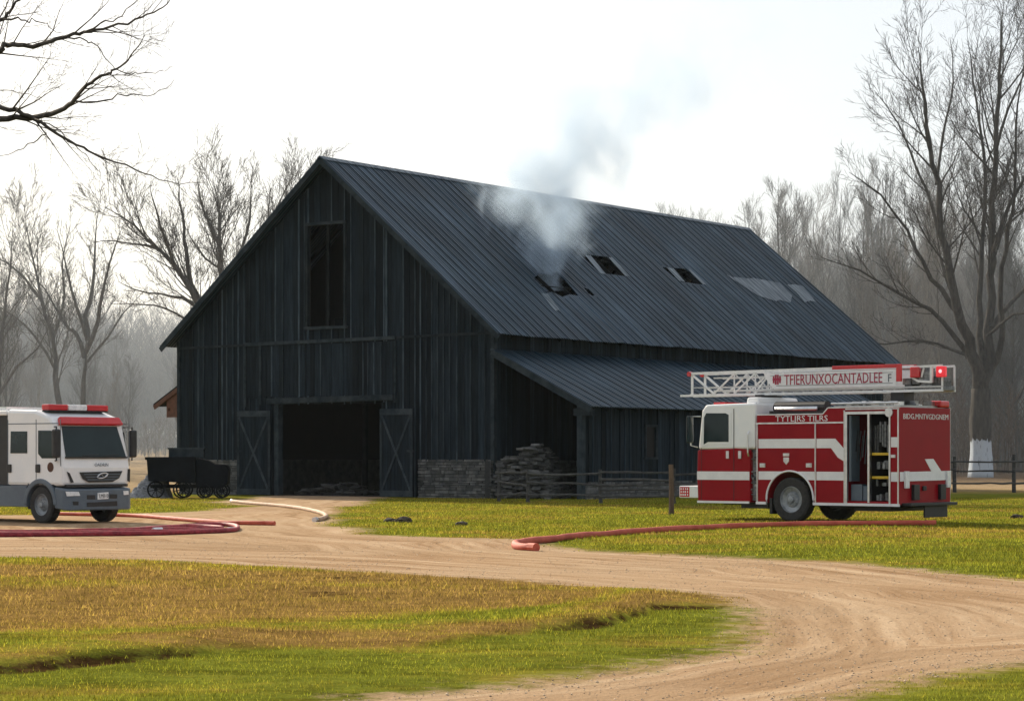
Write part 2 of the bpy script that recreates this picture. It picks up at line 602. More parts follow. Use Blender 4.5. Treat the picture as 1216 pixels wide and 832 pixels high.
dcol = mixc(.5, dcol, ramp(vfine, [(.3, (.22, .22, .22)), (.68, (1.08, 1.08, 1.08))]), 'MULTIPLY')
fleck = noise(3.0, None, 8, .72)
dv = math_('ADD', drya, math_('MULTIPLY_ADD', fleck, 1.3, -.65))
gcol = ramp(dv, [(.05, (.15, .165, .022)), (.35, (.21, .195, .028)), (.6, (.25, .18, .04)), (.95, (.25, .155, .05))])
gcol = mixc(.75, gcol, ramp(vfine, [(.28, (.28, .28, .28)), (.72, (1.15, 1.15, 1.15))]), 'MULTIPLY')
ltc = ramp(fine, [(.3, (.04, .03, .022)), (.7, (.15, .105, .07))])
gcol = mixc(maprange(sepp.outputs['Y'], 98, 125), gcol, ramp(fleck, [(.3, (.20, .14, .08)), (.7, (.42, .32, .20))]))
gcol = mixc(lita, gcol, ltc)
gcol = mixc(maprange(math_('ADD', soila, math_('MULTIPLY_ADD', fleck, 1.6, -.8)), .35, .75), gcol, ramp(fine, [(.35, (.025, .014, .005)), (.7, (.085, .05, .02))]))
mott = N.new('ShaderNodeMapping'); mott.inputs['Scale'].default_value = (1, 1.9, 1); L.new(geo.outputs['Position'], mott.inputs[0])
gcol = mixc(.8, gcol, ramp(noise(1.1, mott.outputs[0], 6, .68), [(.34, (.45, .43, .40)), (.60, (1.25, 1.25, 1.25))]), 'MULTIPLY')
edge = maprange(math_('ADD', sda, math_('MULTIPLY_ADD', fleck, 2.2, -1.1)), -.30, .45)
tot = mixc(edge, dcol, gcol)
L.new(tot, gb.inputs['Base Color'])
bp = N.new('ShaderNodeBump'); bp.inputs['Strength'].default_value = .7; bp.inputs['Distance'].default_value = .05
L.new(math_('ADD', math_('MULTIPLY', vfine, .5), math_('ADD', fine, math_('MULTIPLY', streak, .8))), bp.inputs['Height'])
L.new(bp.outputs[0], gb.inputs['Normal'])
M['ground'] = gm

idx = np.arange(ny * nx).reshape(ny, nx)
quads = np.stack([idx[:-1, :-1], idx[:-1, 1:], idx[1:, 1:], idx[1:, :-1]], -1).reshape(-1, 4)
csd = (SD[:-1, :-1] + SD[1:, 1:]).reshape(-1) / 2

def grid_obj(name, sel):
    q = quads[sel]
    used, inv = np.unique(q.reshape(-1), return_inverse=True)
    me = bpy.data.meshes.new(name)
    V = np.stack([GX.reshape(-1)[used], GY.reshape(-1)[used], GZ.reshape(-1)[used]], -1)
    me.vertices.add(len(used)); me.vertices.foreach_set('co', V.reshape(-1).astype(np.float32))
    me.loops.add(len(inv)); me.loops.foreach_set('vertex_index', inv.astype(np.int32))
    me.polygons.add(len(q)); me.polygons.foreach_set('loop_start', np.arange(0, len(q) * 4, 4, dtype=np.int32))
    me.update(calc_edges=True)
    me.polygons.foreach_set('use_smooth', [True] * len(q))
    for nm, A in (('sd', np.clip(SD, -30, 30)), ('dry', DRY), ('litter', LIT), ('soil', SOIL)):
        a = me.attributes.new(nm, 'FLOAT', 'POINT'); a.data.foreach_set('value', A.reshape(-1)[used].astype(np.float32))
    me.materials.append(M['ground'])
    o = bpy.data.objects.new(name, me); COL.objects.link(o); o['kind'] = 'structure'
    return o

grid_obj('ground', csd >= 0)
grid_obj('dirt_road', csd < 0)

# pale dusty slab of bare ground in front of the barn door
# ------------------------------------------------------------ barn
rng = random.Random(3)
BW, BL = 17.6, 36.3
BROT = math.atan2(-.574, .819)
BO = Vector((-.73, 92.9, 0))
BM_ = Matrix.Translation(BO) @ Matrix.Rotation(BROT, 4, 'Z')
BI = BM_.inverted()

def hit(px, py, p0, n):
    """barn-local point where the sight line of a photo pixel meets a barn plane (measuring only)"""
    o = BI @ Vector((0, 0, CAMH))
    d = (BI @ wpt(px, py, 100.0)) - o
    t = (Vector(p0) - o).dot(Vector(n)) / d.dot(Vector(n))
    return o + d * t

barn = thing('barn', 'large dark weathered board barn with steep metal roof, smoke rising from a hole in it', 'barn', BO, BROT)
RX, RZ, HW, DR = -8.71, 14.6, 9.43, 7.9
def roofz(x):
    return RZ - DR / HW * abs(x - RX)

# ---- front wall, built board by board
def spans(lo, hi, holes):
    out = [(lo, hi)]
    for a, b in holes:
        nw = []
        for s, e in out:
            if b <= s or a >= e:
                nw.append((s, e)); continue
            if a > s: nw.append((s, a))
            if b < e: nw.append((b, e))
        out = nw
    return [s for s in out if s[1] - s[0] > .02]

DOOR = (-11.8, -5.72, 0, 4.0)
HAY = (-9.92, -7.88, 7.35, 11.75)
SF = 1.55
def wall_holes(xa, xb):
    h = []
    for (a, b, z0, z1) in (DOOR, HAY):
        if xb > a + .01 and xa < b - .01:
            h.append((z0, z1))
    return h
def board_wall(name, x0, x1, zlo, zhi_f, holes_f, y, proud=0.0, step=(.24, .38), bat=.72, cuts=()):
    b = MB(); s = MB()
    x = x0
    xs = [x0]
    while x < x1 - .1:
        x += rng.uniform(*step)
        xs.append(min(x, x1))
    for c in cuts:
        k = min(range(len(xs)), key=lambda i: abs(xs[i] - c)); xs[k] = c
    if xs[-1] < x1: xs.append(x1)
    for xa, xb in zip(xs[:-1], xs[1:]):
        if xb - xa < .02: continue
        dy = rng.uniform(0, .03)
        t = rng.choice([.55, .75, .9, 1.0, 1.1, 1.35]) * rng.uniform(.85, 1.15)
        for lo, hi in spans(zlo(xa), 99, holes_f(xa, xb)):
            ta, tb = (min(hi, zhi_f(xa)), min(hi, zhi_f(xb)))
            if min(ta, tb) <= lo: continue
            lo2 = lo - (rng.uniform(0, .07) if lo == zlo(xa) else 0)
            g = .006
            b.hexa([(xa + g, y - proud - dy, lo2), (xb - g, y - proud - dy, lo2), (xb - g, y + .04, lo2), (xa + g, y + .04, lo2),
                    (xa + g, y - proud - dy, ta), (xb - g, y - proud - dy, tb), (xb - g, y + .04, tb), (xa + g, y + .04, ta)], t)
        if rng.random() < bat:
            w = rng.uniform(.02, .038)
            t = rng.choice([.5, .8, 1.1, 1.5, 1.9])
            for lo, hi in spans(zlo(xa), 99, holes_f(xa - w, xa + w)):
                top = min(hi, zhi_f(xa) - .03)
                if top - lo < .2: continue
                s.box(xa - w, xa + w, y - proud - .075, y - proud - .032, lo - rng.uniform(0, .05), top, t)
    wl_ = b.build(name, M['board'], barn)
    if s.v: s.build('batten', M['batten'], wl_)
    return wl_

low = lambda x: 0.02 if (-13.7 < x < -3.95) else SF
board_wall('front_wall', -BW, 0, low, lambda x: roofz(x) - .16, wall_holes, 0.0, cuts=(DOOR[0], DOOR[1], HAY[0], HAY[1]))
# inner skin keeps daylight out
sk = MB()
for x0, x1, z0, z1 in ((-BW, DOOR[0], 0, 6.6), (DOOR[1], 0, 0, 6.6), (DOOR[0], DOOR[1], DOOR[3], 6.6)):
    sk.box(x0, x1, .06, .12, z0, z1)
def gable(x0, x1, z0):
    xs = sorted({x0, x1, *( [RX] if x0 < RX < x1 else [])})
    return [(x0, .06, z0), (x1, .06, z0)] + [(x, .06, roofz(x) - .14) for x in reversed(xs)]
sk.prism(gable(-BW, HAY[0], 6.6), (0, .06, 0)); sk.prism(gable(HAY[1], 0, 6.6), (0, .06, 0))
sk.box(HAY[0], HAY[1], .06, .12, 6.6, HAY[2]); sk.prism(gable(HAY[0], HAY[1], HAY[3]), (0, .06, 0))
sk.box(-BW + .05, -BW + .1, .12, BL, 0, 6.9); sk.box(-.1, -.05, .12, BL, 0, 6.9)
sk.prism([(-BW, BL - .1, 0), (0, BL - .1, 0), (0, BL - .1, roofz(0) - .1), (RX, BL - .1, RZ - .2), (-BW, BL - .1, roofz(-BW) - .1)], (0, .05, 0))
sk.prism([(-BW + .2, 4.0, 6.4), (-.2, 4.0, 6.4), (RX, 4.0, RZ - .35)], (0, .05, 0)); sk.box(-BW + .12, -.12, .2, BL - .3, 6.3, 6.36)  # loft partition and floor, added so the hay opening stays dark
sk.build('blackout_lining', M['inside'], barn)

# sliding panel above the door, band boards, door header
pn = board_wall('panel_above_door', -13.45, -5.12, lambda x: 4.36, lambda x: 6.6, lambda a, b: [], -.06, proud=.02, bat=.35)
t = MB()
t.beam((-13.5, -.14, 6.68), (-5.05, -.14, 6.74), .1, .15, tint=1.2)
t.build('hanging_track', M['trim'], barn, bevel=.01)
t = MB()
t.beam((-BW, -.10, 6.62), (-13.52, -.10, 6.66), .05, .10, tint=.8); t.build('band_board', M['trim'], barn); t = MB()
t.beam((-5.02, -.10, 6.76), (-.1, -.10, 6.80), .05, .10, tint=.8)
t.build('band_board', M['trim'], barn)
for x in (-13.5, -12.6, -5.06):
    t = MB(); t.box(x - .05, x + .05, -.17, -.12, 4.0 if x > -13 else 3.9, 6.6, 1.1); t.build('trim_board', M['trim'], barn)
t = MB(); t.beam((-12.15, -.2, 4.14), (-5.1, -.2, 4.22), .16, .24, tint=1.0); t.build('door_header', M['trim'], barn, bevel=.015)
t = MB(); t.box(DOOR[0] - .02, DOOR[0] + .22, -.12, .2, 0, 4.02, 1.2); t.build('door_post', M['trim'], barn, bevel=.01)
t = MB(); t.box(DOOR[1] - .1, DOOR[1] + .06, -.1, .2, 0, 4.02, .6); t.build('door_post', M['trim'], barn, bevel=.01)
t = MB(); t.box(-.09, .09, -.14, .06, 0, roofz(0) - .25, 1.1); t.build('corner_post', M['trim'], barn, bevel=.01)
t = MB(); t.box(-BW - .06, -BW + .1, -.12, .06, 1.4, roofz(-BW) - .2, .9); t.build('corner_post', M['trim'], barn, bevel=.01)
t = MB(); t.tube([(.14, -.2, .0), (.14, -.2, 2.1), (.10, -.22, 2.3)], .028, 6); t.tube([(.08, -.22, 2.2), (.16, -.25, 2.45), (.12, -.2, 2.6)], .05, 6)
t.build('standpipe', M['trim'], barn)

# hay door surround and mullion
t = MB()
x0, x1, z0, z1 = HAY
t.box(x0 - .09, x0 + .02, -.13, .02, z0 - .05, z1 + .08, .7); t.box(x1 - .02, x1 + .09, -.13, .02, z0 - .05, z1 + .08, .8)
t.box(x0 - .12, x1 + .12, -.15, .02, z1, z1 + .12, 1.0); t.box(x0 - .16, x1 + .16, -.18, .02, z0 - .12, z0, 1.1)
hf = t.build('hayloft_opening', M['trim'], barn)
t = MB(); t.box(-8.92, -8.80, -.02, .1, z0, z1, .7); t.box(-8.7, -8.3, .3, .5, z0, z0 + .35, .4)
t.build('mullion', M['dark_timber'], hf)

# open leaves of the door, X braced
def leaf(x0, x1, ang, hx):
    b = MB()
    x = x0
    while x < x1 - .05:
        w = min(rng.uniform(.18, .26), x1 - x)
        b.box(x + .004, x + w - .004, -.05, 0, .06 + rng.uniform(0, .03), 3.74, rng.uniform(.7, 1.3)); x += w
    o = b.build('barn_door', M['board'], barn)
    o.location = (hx, -.20, 0)
    o.rotation_euler = (0, 0, ang)
    s = MB()
    for z in (.16, 3.6):
        s.box(x0, x1, -.10, -.055, z - .13, z + .13, 1.25)
    s.box(x0, x0 + .12, -.098, -.056, .3, 3.46, 1.0); s.box(x1 - .12, x1, -.098, -.056, .3, 3.46, 1.0)
    s.beam((x0 + .12, -.085, .3), (x1 - .12, -.085, 3.45), .035, .11, up=(1, 0, 0), tint=1.2)
    s.beam((x0 + .12, -.095, 3.45), (x1 - .12, -.095, .3), .035, .11, up=(1, 0, 0), tint=1.5)
    s.build('brace', M['trim'], o, bevel=.006)
    h = MB(); zz = 1.95
    h.box(x1 - .30 if x0 >= 0 else x0 - .05, x1 + .08 if x0 >= 0 else x0 + .3, -.13, -.10, zz - .05, zz + .05, 1.0)
    h.build('latch', M['trim'], o)
    return o
leaf(0, 1.83, R(-3), -5.76)
leaf(-1.83, 0, R(4), -11.92)

# ---- stone foundation, stone by stone
def stones(name, x0, x1, z0, z1, y, parent, depth=.3, axis='x', ragged=0.0):
    b = MB()
    z = z0
    if axis == 'x': b.box(x0, x1, y + .03, y + depth, z0, z1 - ragged - .02, .25)
    else: b.box(y - depth, y - .03, x0, x1, z0, z1 - ragged - .02, .25)
    while z < z1 - .03:
        h = rng.uniform(.07, .16)
        x = x0 - rng.uniform(0, .2)
        while x < x1:
            w = rng.uniform(.16, .55)
            a, c = max(x, x0) + .008, min(x + w, x1) - .008
            if c - a > .03 and not (ragged and z + h > z1 - ragged * rng.random()):
                p = rng.uniform(0, .05)
                hh = h - .012 - rng.uniform(0, .02)
                tt = rng.uniform(.45, 1.25)
                if axis == 'x': b.box(a, c, y - p, y + .1, z, z + hh, tt)
                else: b.box(y - .1, y + p, a, c, z, z + hh, tt)
            x += w
        z += h
    return b.build(name, M['stone'], parent, bevel=.012)
stones('stone_foundation', -3.9, 0, 0, SF, -.04, barn)
stones('stone_foundation', -BW, -13.8, 0, SF, -.04, barn)
stones('stone_foundation', -.3, BL, 0, SF, .04, barn, axis='y')
t = MB(); t.box(-BW - .04, -BW + .2, 0.1, BL, 0, SF); t.build('stone_foundation', M['stone'], barn)

# ---- long walls and back wall: upright boards in the same way
def side_boards(name, x, y0, y1, z0, z1, face, parent=barn, holes=()):
    b = MB(); y = y0
    while y < y1 - .02:
        w = min(rng.uniform(.26, .4), y1 - y)
        d = rng.uniform(0, .035)
        tt = rng.choice([.5, .75, .9, 1.0, 1.2, 1.6]) * rng.uniform(.85, 1.15)
        hs_ = [(h[2], h[3]) for h in holes if y + w > h[0] and y < h[1]]
        for lo, hi in spans(z0, z1, hs_):
            a, c = sorted((x, x + face * (.04 + d)))
            b.box(a, c, y + .006, y + w - .006, lo - (rng.uniform(0, .06) if lo == z0 else 0), hi, tt)
        if rng.random() < .5 and not hs_:
            a, c = sorted((x + face * .06, x + face * .1))
            b.box(a, c, y - .03, y + .03, z0, z1, rng.choice([.6, 1.2, 1.8]))
        y += w
    return b.build(name, M['board'], parent)
side_boards('side_wall', -.03, .1, BL, SF, roofz(0) - .12, 1)
side_boards('side_wall', -BW + .03, .1, BL, SF, roofz(-BW) - .12, -1)
t = MB()
t.prism([(-BW, BL, 0), (0, BL, 0), (0, BL, roofz(0) - .1), (RX, BL, RZ - .15), (-BW, BL, roofz(-BW) - .1)], (0, .08, 0))
t.build('back_wall', M['board'], barn)

# ---- main roof with its burnt holes
Y0R, Y1R = -.72, 37.2
SL = math.hypot(HW, DR)
rn = Vector((DR, 0, HW)).normalized()
def roof_uv(px, py):
    p = hit(px, py, (RX, 0, RZ), rn)
    return (p.y, (p.x - RX) / HW)
holes_px = [
    [(633, 331), (641, 325), (652, 327), (661, 323), (669, 331), (677, 340), (687, 352), (676, 350), (668, 353), (655, 347), (648, 348), (643, 340)],
    [(693, 342), (699, 344), (706, 351), (704, 352), (698, 349)],
    [(688, 302), (722, 306), (744, 329), (712, 325)],
    [(786, 318), (815, 320), (835, 339), (806, 335)],
]
holes_uv = [[roof_uv(*p) for p in h] for h in holes_px]
def in_poly(p, poly):
    c = False
    for i in range(len(poly)):
        a, b = poly[i], poly[i - 1]
        if (a[1] > p[1]) != (b[1] > p[1]) and p[0] < (b[0] - a[0]) * (p[1] - a[1]) / (b[1] - a[1]) + a[0]:
            c = not c
    return c
def rp3(y, t, h=0.0):
    sag = -.018 * math.sin(max(0, min(1, (y - Y0R) / (Y1R - Y0R))) * math.pi * 3) * t
    return Vector((RX + t * HW, y, RZ - t * DR + sag * .7)) + rn * h
def roof_sheet():
    vs, ed = [], []
    ring = []
    ys = [Y0R + (Y1R - Y0R) * i / 48 for i in range(49)]
    for y in ys: ring.append((y, 0.0))
    for i, y in enumerate(reversed(ys)): ring.append((y, 1.0 + (0.002 * math.sin(i * 7.3) + .0015 * math.sin(i * 3.1)) ))
    allp = [Vector(p) for p in ring]
    ed = [(i, (i + 1) % len(ring)) for i in range(len(ring))]
    for h in holes_uv:
        n0 = len(allp)
        allp += [Vector(p) for p in h]
        ed += [(n0 + i, n0 + (i + 1) % len(h)) for i in range(len(h))]
    for i in range(1, 48):
        for j in range(1, 8):
            allp.append(Vector((ys[i], j / 8)))
    v, e, f, *_ = geometry.delaunay_2d_cdt(allp, ed, [], 1, 1e-4)
    mb = MB()
    fs = []
    for q in f:
        c = sum((v[i] for i in q), Vector((0, 0))) / len(q)
        if any(in_poly(c, h) for h in holes_uv): continue
        fs.append(tuple(q))
    mb.add([rp3(p[0], p[1]) for p in v], fs)
    # standing seams run down the slope, cut where the holes are
    y = Y0R + .1
    while y < Y1R - .05:
        ts = [k / 60 for k in range(61)]
        run = []
        for tt in ts + [2]:
            ok = tt <= 1 and not any(in_poly((y, tt), h) for h in holes_uv)
            if ok: run.append(tt)
            if not ok or tt == 1.0:
                if len(run) > 1:
                    mb.beam(rp3(y, run[0], .02), rp3(y, run[-1], .02), .035, .03, up=rn, tint=rng.choice([.5, .6, .8, 1.3]))
                run = []
        y += rng.choice([.57, .57, .76])
    o = mb.build('roof_slope', M['roof'], barn)
    sm = o.modifiers.new('t', 'SOLIDIFY'); sm.thickness = .03; sm.offset = 0
    return o
rs = roof_sheet()
t = MB()
lnrm = Vector((-DR, 0, HW)).normalized()
t.prism([(RX, Y0R, RZ - .01), (RX - HW, Y0R, RZ - DR - .01), (RX - HW, Y1R, RZ - DR - .01), (RX, Y1R, RZ - .01)], lnrm * .03)
t.build('roof_slope', M['roof'], barn)
t = MB()
t.prism([(RX - .25, Y0R - .03, RZ - .20), (RX, Y0R - .03, RZ + .05), (RX + .25, Y0R - .03, RZ - .13), (RX, Y0R - .03, RZ + .02)], (0, Y1R - Y0R + .06, 0))
t.build('ridge_cap', M['patch'], barn)
for s in (1, -1):
    t = MB()
    t.beam((RX, Y0R + .03, RZ - .16), (RX + s * HW, Y0R + .03, RZ - DR - .16), .05, .22, up=(0, 0, 1), tint=1.0)
    t.build('rake_board', M['trim'], barn); t = MB()
    t.beam((RX, Y1R - .03, RZ - .16), (RX + s * HW, Y1R - .03, RZ - DR - .16), .05, .22, up=(0, 0, 1), tint=.8)
    t.build('rake_board', M['trim'], barn)
t = MB()
y = 0.4
while y < BL:
    for s in (1, -1):
        t.beam((RX, y, RZ - .16), (RX + s * (HW - .1), y, RZ - DR - .08), .08, .15, tint=.8)
    y += 1.2
for k in range(1, 9):
    tt = k / 9
    t.beam((RX + tt * HW, .2, RZ - tt * DR - .07), (RX + tt * HW, BL, RZ - tt * DR - .07), .09, .04, tint=.9)
t.build('rafter', M['dark_timber'], barn)
# bright flashing left at the sides of two of the holes, and stripped pale sheets
def roof_strip(pxs, mat, name, h=.035):
    t = MB(); t.prism([rp3(*roof_uv(*p), h) for p in pxs], rn * .012); return t.build(name, mat, barn)
roof_strip([(694, 304), (701, 305), (719, 327), (712, 326)], M['patch'], 'flashing')
roof_strip([(722, 307), (726, 307), (748, 330), (742, 329)], M['patch'], 'flashing')
roof_strip([(791, 319), (799, 320), (813, 336), (806, 335)], M['patch'], 'flashing')
roof_strip([(816, 321), (819, 321), (838, 339), (834, 339)], M['patch'], 'flashing')
roof_strip([(861, 327), (874, 332), (905, 354), (899, 352)], M['patch'], 'bare_roof_sheet')
roof_strip([(870, 330), (890, 332), (893, 331), (925, 337), (940, 352), (938, 361), (925, 357), (921, 359), (900, 352), (893, 345)], M['patch'], 'bare_roof_sheet')
roof_strip([(934, 339), (944, 339), (953, 341), (969, 360), (962, 358), (955, 360), (945, 348)], M['patch'], 'bare_roof_sheet')
roof_strip([(641, 349), (650, 350), (664, 369), (659, 370)], M['patch'], 'bare_roof_sheet', .03)
for u, q in ((3.2, .63), (5.0, .66), (6.2, .60)):
    pass

# ---- lean-to on the long side
LT = thing('lean_to_shed', 'open fronted lean-to shed with low metal roof on the long side of the barn', 'shed', BO, BROT)
LXE, LZ0, LZ1, LLEN = 4.95, 6.12, 3.72, 28.0
def ltz(x): return LZ0 + (LZ1 - LZ0) * (x - .05) / (LXE - .05)
ln = Vector((LZ0 - LZ1, 0, LXE - .05)).normalized()
t = MB()
t.prism([(.06, -.35, LZ0), (LXE, -.35, LZ1), (LXE, LLEN, LZ1), (.06, LLEN, LZ0)], -ln * .04)
y = -.25
while y < LLEN:
    t.beam(Vector((.06, y, LZ0)) + ln * .015, Vector((LXE, y, LZ1)) + ln * .015, .035, .03, up=ln, tint=rng.choice([.5, .7, 1.2])); y += rng.choice([.6, .75])
t.build('roof', M['roof'], LT)
t = MB(); t.beam((.1, -.36, LZ0 - .14), (LXE, -.36, LZ1 - .14), .06, .26, tint=1.1); t.build('rake_board', M['trim'], LT)
t = MB()
y = 0
while y < LLEN:
    t.beam((.1, y, LZ0 - .12), (LXE - .1, y, LZ1 - .12), .07, .14, tint=.7); y += 1.1
t.build('rafter', M['dark_timber'], LT)
t = MB(); t.box(4.14, 4.40, -.13, .13, 0, ltz(4.3) - .1, 1.2); t.build('post', M['trim'], LT, bevel=.015)
t = MB(); t.box(4.0, 4.85, -.16, .16, ltz(4.85) - .42, ltz(4.85) - .12, 1.0); t.build('post_cap', M['trim'], LT, bevel=.015)
WN = (4.81, 5.68, 1.69, 2.95)
side_boards('side_wall', 4.24, .14, LLEN, .72, ltz(4.3) - .12, 1, parent=LT, holes=(WN,))
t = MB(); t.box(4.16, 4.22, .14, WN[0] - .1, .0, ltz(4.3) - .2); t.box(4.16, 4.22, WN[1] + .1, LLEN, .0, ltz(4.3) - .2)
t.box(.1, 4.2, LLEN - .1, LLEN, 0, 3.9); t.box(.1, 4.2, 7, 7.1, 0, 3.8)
t.build('blackout_lining', M['inside'], LT)
t = MB()
for a, b_, c, d in ((WN[0] - .05, WN[0] + .05, WN[2], WN[3]), (WN[1] - .05, WN[1] + .05, WN[2], WN[3]), (WN[0] - .05, WN[1] + .05, WN[3], WN[3] + .1), (WN[0] - .1, WN[1] + .1, WN[2] - .09, WN[2])):
    t.box(4.25, 4.36, a, b_, c, d, .9)
w = t.build('window', M['trim'], LT)
t = MB(); t.box(4.22, 4.24, WN[0], WN[1], WN[2], WN[3]); t.build('window_dark', M['inside'], w)  # near-black sheet in the window stands in for the dark interior
stones('stone_footing', .1, LLEN, 0, .85, 4.42, LT, axis='y', ragged=.25)

# heap of flat stones under the open end of the lean-to
t = MB()
def heap(mb, x0, x1, y0, y1, hfun, n, tmul=1.0, size=(.25, .6)):
    for _ in range(n):
        x, y = rng.uniform(x0, x1), rng.uniform(y0, y1)
        hm = hfun(x, y)
        if hm < .05: continue
        z = rng.uniform(0, hm)
        w, d, h = rng.uniform(*size), rng.uniform(*size) * .8, rng.uniform(.05, .12)
        a = rng.uniform(-.5, .5)
        ca, sa = math.cos(a), math.sin(a)
        tl = rng.uniform(-.12, .12)
        pts = []
        for zz in (z, z + h):
            for dx, dy in ((-1, -1), (1, -1), (1, 1), (-1, 1)):
                jx = dx * w / 2 * rng.uniform(.75, 1.1); jy = dy * d / 2 * rng.uniform(.75, 1.1)
                pts.append((x + ca * jx - sa * jy, y + sa * jx + ca * jy, max(0, zz + tl * jx)))
        mb.hexa(pts, rng.uniform(.5, 1.3) * tmul)
hf_ = lambda x, y: (2.0 * math.exp(-((x - 1.55) / 1.25) ** 4) * (1 - .13 * abs(y - .1) ** 1.5) + .22 * math.sin(x * 4.1))
t.box(.5, 2.5, .1, .8, 0, 1.35, .3)
heap(t, .25, 2.95, -.35, 1.0, hf_, 900, .8)
o = t.build('stone_pile', M['stone'], None, bevel=.01); o.location = BO; o.rotation_euler = (0, 0, BROT)
tag(o, 'chest high pile of flat grey stones stacked at the open end of the lean-to', 'stone pile', kind='stuff')
# low drift of hay and rubbish on the barn floor
t = MB()
heap(t, -11.2, -8.2, .6, 2.6, lambda x, y: .45 * math.exp(-((x + 9.6) / 1.1) ** 2), 160, .4, (.3, .8))
o = t.build('rubble_heap', M['stone'], None); o.location = BO; o.rotation_euler = (0, 0, BROT)
tag(o, 'low heap of pale rubble on the floor just inside the dark barn doorway', 'rubble heap', kind='stuff')
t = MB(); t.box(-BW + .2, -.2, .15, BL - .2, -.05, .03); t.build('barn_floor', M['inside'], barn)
for x, y in ((-6.6, 4.5), (-8.9, 7.5), (-11.2, 5.5)):
    t = MB(); t.box(x - .1, x + .1, y - .1, y + .1, 0.03, 6.5); t.build('inner_post', M['dark_timber'], barn)

# ---- small roof behind the left corner of the barn
SB = BM_ @ Vector((-BW - .1, 6.0, 0))
sh = thing('brown_shed', 'small shed with brown sloping roof peeking out behind the left corner of the barn', 'shed', SB, BROT)
# roof slopes down to the left, its gable seen from the front
px = lambda q, y=6.0: hit(q[0], q[1], (0, y, 0), (0, 1, 0)) - Vector((-BW - .1, 6.0, 0))
A, B_ = px((213, 459)), px((182, 483))
d = (B_ - A)
t = MB(); t.prism([A, B_, B_ + Vector((0, 5, 0)), A + Vector((0, 5, 0))], (0, 0, .12)); t.build('roof', M['dark_timber'], sh)
t = MB(); t.beam(A + Vector((0, -.02, -.10)), B_ + Vector((0, -.02, -.10)) - d * .04, .06, .2); t.build('rake_board', M['rust'], sh)
t = MB(); w0 = A + d * .52; t.prism([A + Vector((0, .06, -.1)), w0 + Vector((0, .06, -.1)), Vector((w0.x, .06, B_.z - .55)), Vector((A.x, .06, B_.z - .55))], (0, .1, 0)); t.build('gable_wall', M['rust'], sh)
for yy in (.3, 4.7):
    t = MB(); t.box(A.x - .22, A.x - .08, yy, yy + .14, 0, A.z - .3); t.build('post', M['rust'], sh)
t = MB(); t.box(w0.x + .1, w0.x + .22, -.05, 4.8, B_.z - .22, B_.z - .08); t.build('beam', M['rust'], sh)

# ---- split rail fence in front of the lean-to
def rail_fence(name, label, posts, rails, mat_post='rail', group=None, ph=.075):
    f = thing(name, label, 'fence', (posts[0][0], posts[0][1], 0), 0, group)
    ox, oy = posts[0][0], posts[0][1]
    for (x, y, h) in posts:
        t = MB(); z = gzf(x, y)
        j = lambda: rng.uniform(-.02, .02)
        t.tube([(x - ox + j(), y - oy, z - .1), (x - ox + j(), y - oy, z + h * .5), (x - ox + j(), y - oy, z + h)], [ph, ph * .95, ph * .8], 7)
        t.build('post', M[mat_post], f)
    for (a, b, za, zb) in rails:
        A, B = posts[a], posts[b]
        t = MB(); p = []
        for k in range(6):
            q = k / 5
            p.append((A[0] + (B[0] - A[0]) * q - ox, A[1] + (B[1] - A[1]) * q - oy - .06, za + (zb - za) * q + rng.uniform(-.03, .03) + gzf(A[0], A[1])))
        t.tube(p, [rng.uniform(.04, .06) for _ in p], 6, tint=rng.uniform(.8, 1.4)); t.build('rail', M[mat_post], f)
    return f
P = [(-.5, 86.3, 1.25), (.6, 84.9, 1.2), (3.26, 83.3, 1.25), (5.9, 82.6, 1.3), (8.6, 82.0, 1.5), (11.3, 81.6, 1.3)]
RL = []
for i in range(len(P) - 1):
    for z in ((1.10, 1.12), (.72, .66), (.28, .32)):
        RL.append((i, i + 1, z[0] + rng.uniform(-.05, .05), z[1] + rng.uniform(-.05, .05)))
    if i == 2:
        RL.append((i, i + 1, .9, .85)); RL.append((i, i + 1, .5, .55))
rail_fence('split_rail_fence', 'weathered split rail fence running along the grass before the lean-to', P, RL)
t = MB(); z = gzf(4.8, 68); t.tube([(4.79, 68, z - .1), (4.80, 68, z + .8), (4.78, 68, z + 1.5)], [.085, .08, .07], 8)
tag(t.build('fence_post', M['bark_red'], None), 'lone dark reddish post standing in the grass just left of the red fire engine', 'post')
P2 = [(18.4, 108.5, 1.7), (21.1, 107.8, 1.7), (23.8, 107.2, 1.8), (26.6, 106.5, 1.8), (29.5, 105.8, 1.8)]
RL = [(i, i + 1, z, z + rng.uniform(-.06, .08)) for i in range(len(P2) - 1) for z in (1.45, 1.02, .45)]
rail_fence('wooden_fence', 'three rail wooden fence in front of the whitewashed tree at the wood edge', P2, RL, ph=.1)

# ---- old wagon by the left corner, with a chest on it and netting behind
wg = thing('old_wagon', 'old black wagon parked on the grass by the left corner of the barn', 'wagon', (-13.4, 93.5, 0), R(3))
t = MB()
t.prism([(-1.62, -.75, 1.62), (-1.55, -.75, .72), (.35, -.75, .62), (.35, -.75, 1.66)], (0, 1.5, 0)); t.build('cargo_box', M['wagon'], wg, bevel=.02)
t = MB(); t.box(-1.68, .40, -.80, -.72, 1.58, 1.70); t.box(-1.68, -1.60, -.72, .8, 1.58, 1.70); t.box(-1.6, .4, .72, .80, 1.58, 1.7); t.build('top_rail', M['wagon'], wg)
t = MB()
t.prism([(.37, -.62, .45), (.37, -.62, 1.66), (.9, -.62, 1.55), (1.15, -.62, 1.42), (1.6, -.62, 1.40), (1.72, -.62, 1.2), (1.68, -.62, .6), (1.4, -.62, .40)], (0, 1.2, 0)); t.build('engine_hood', M['wagon'], wg, bevel=.05)
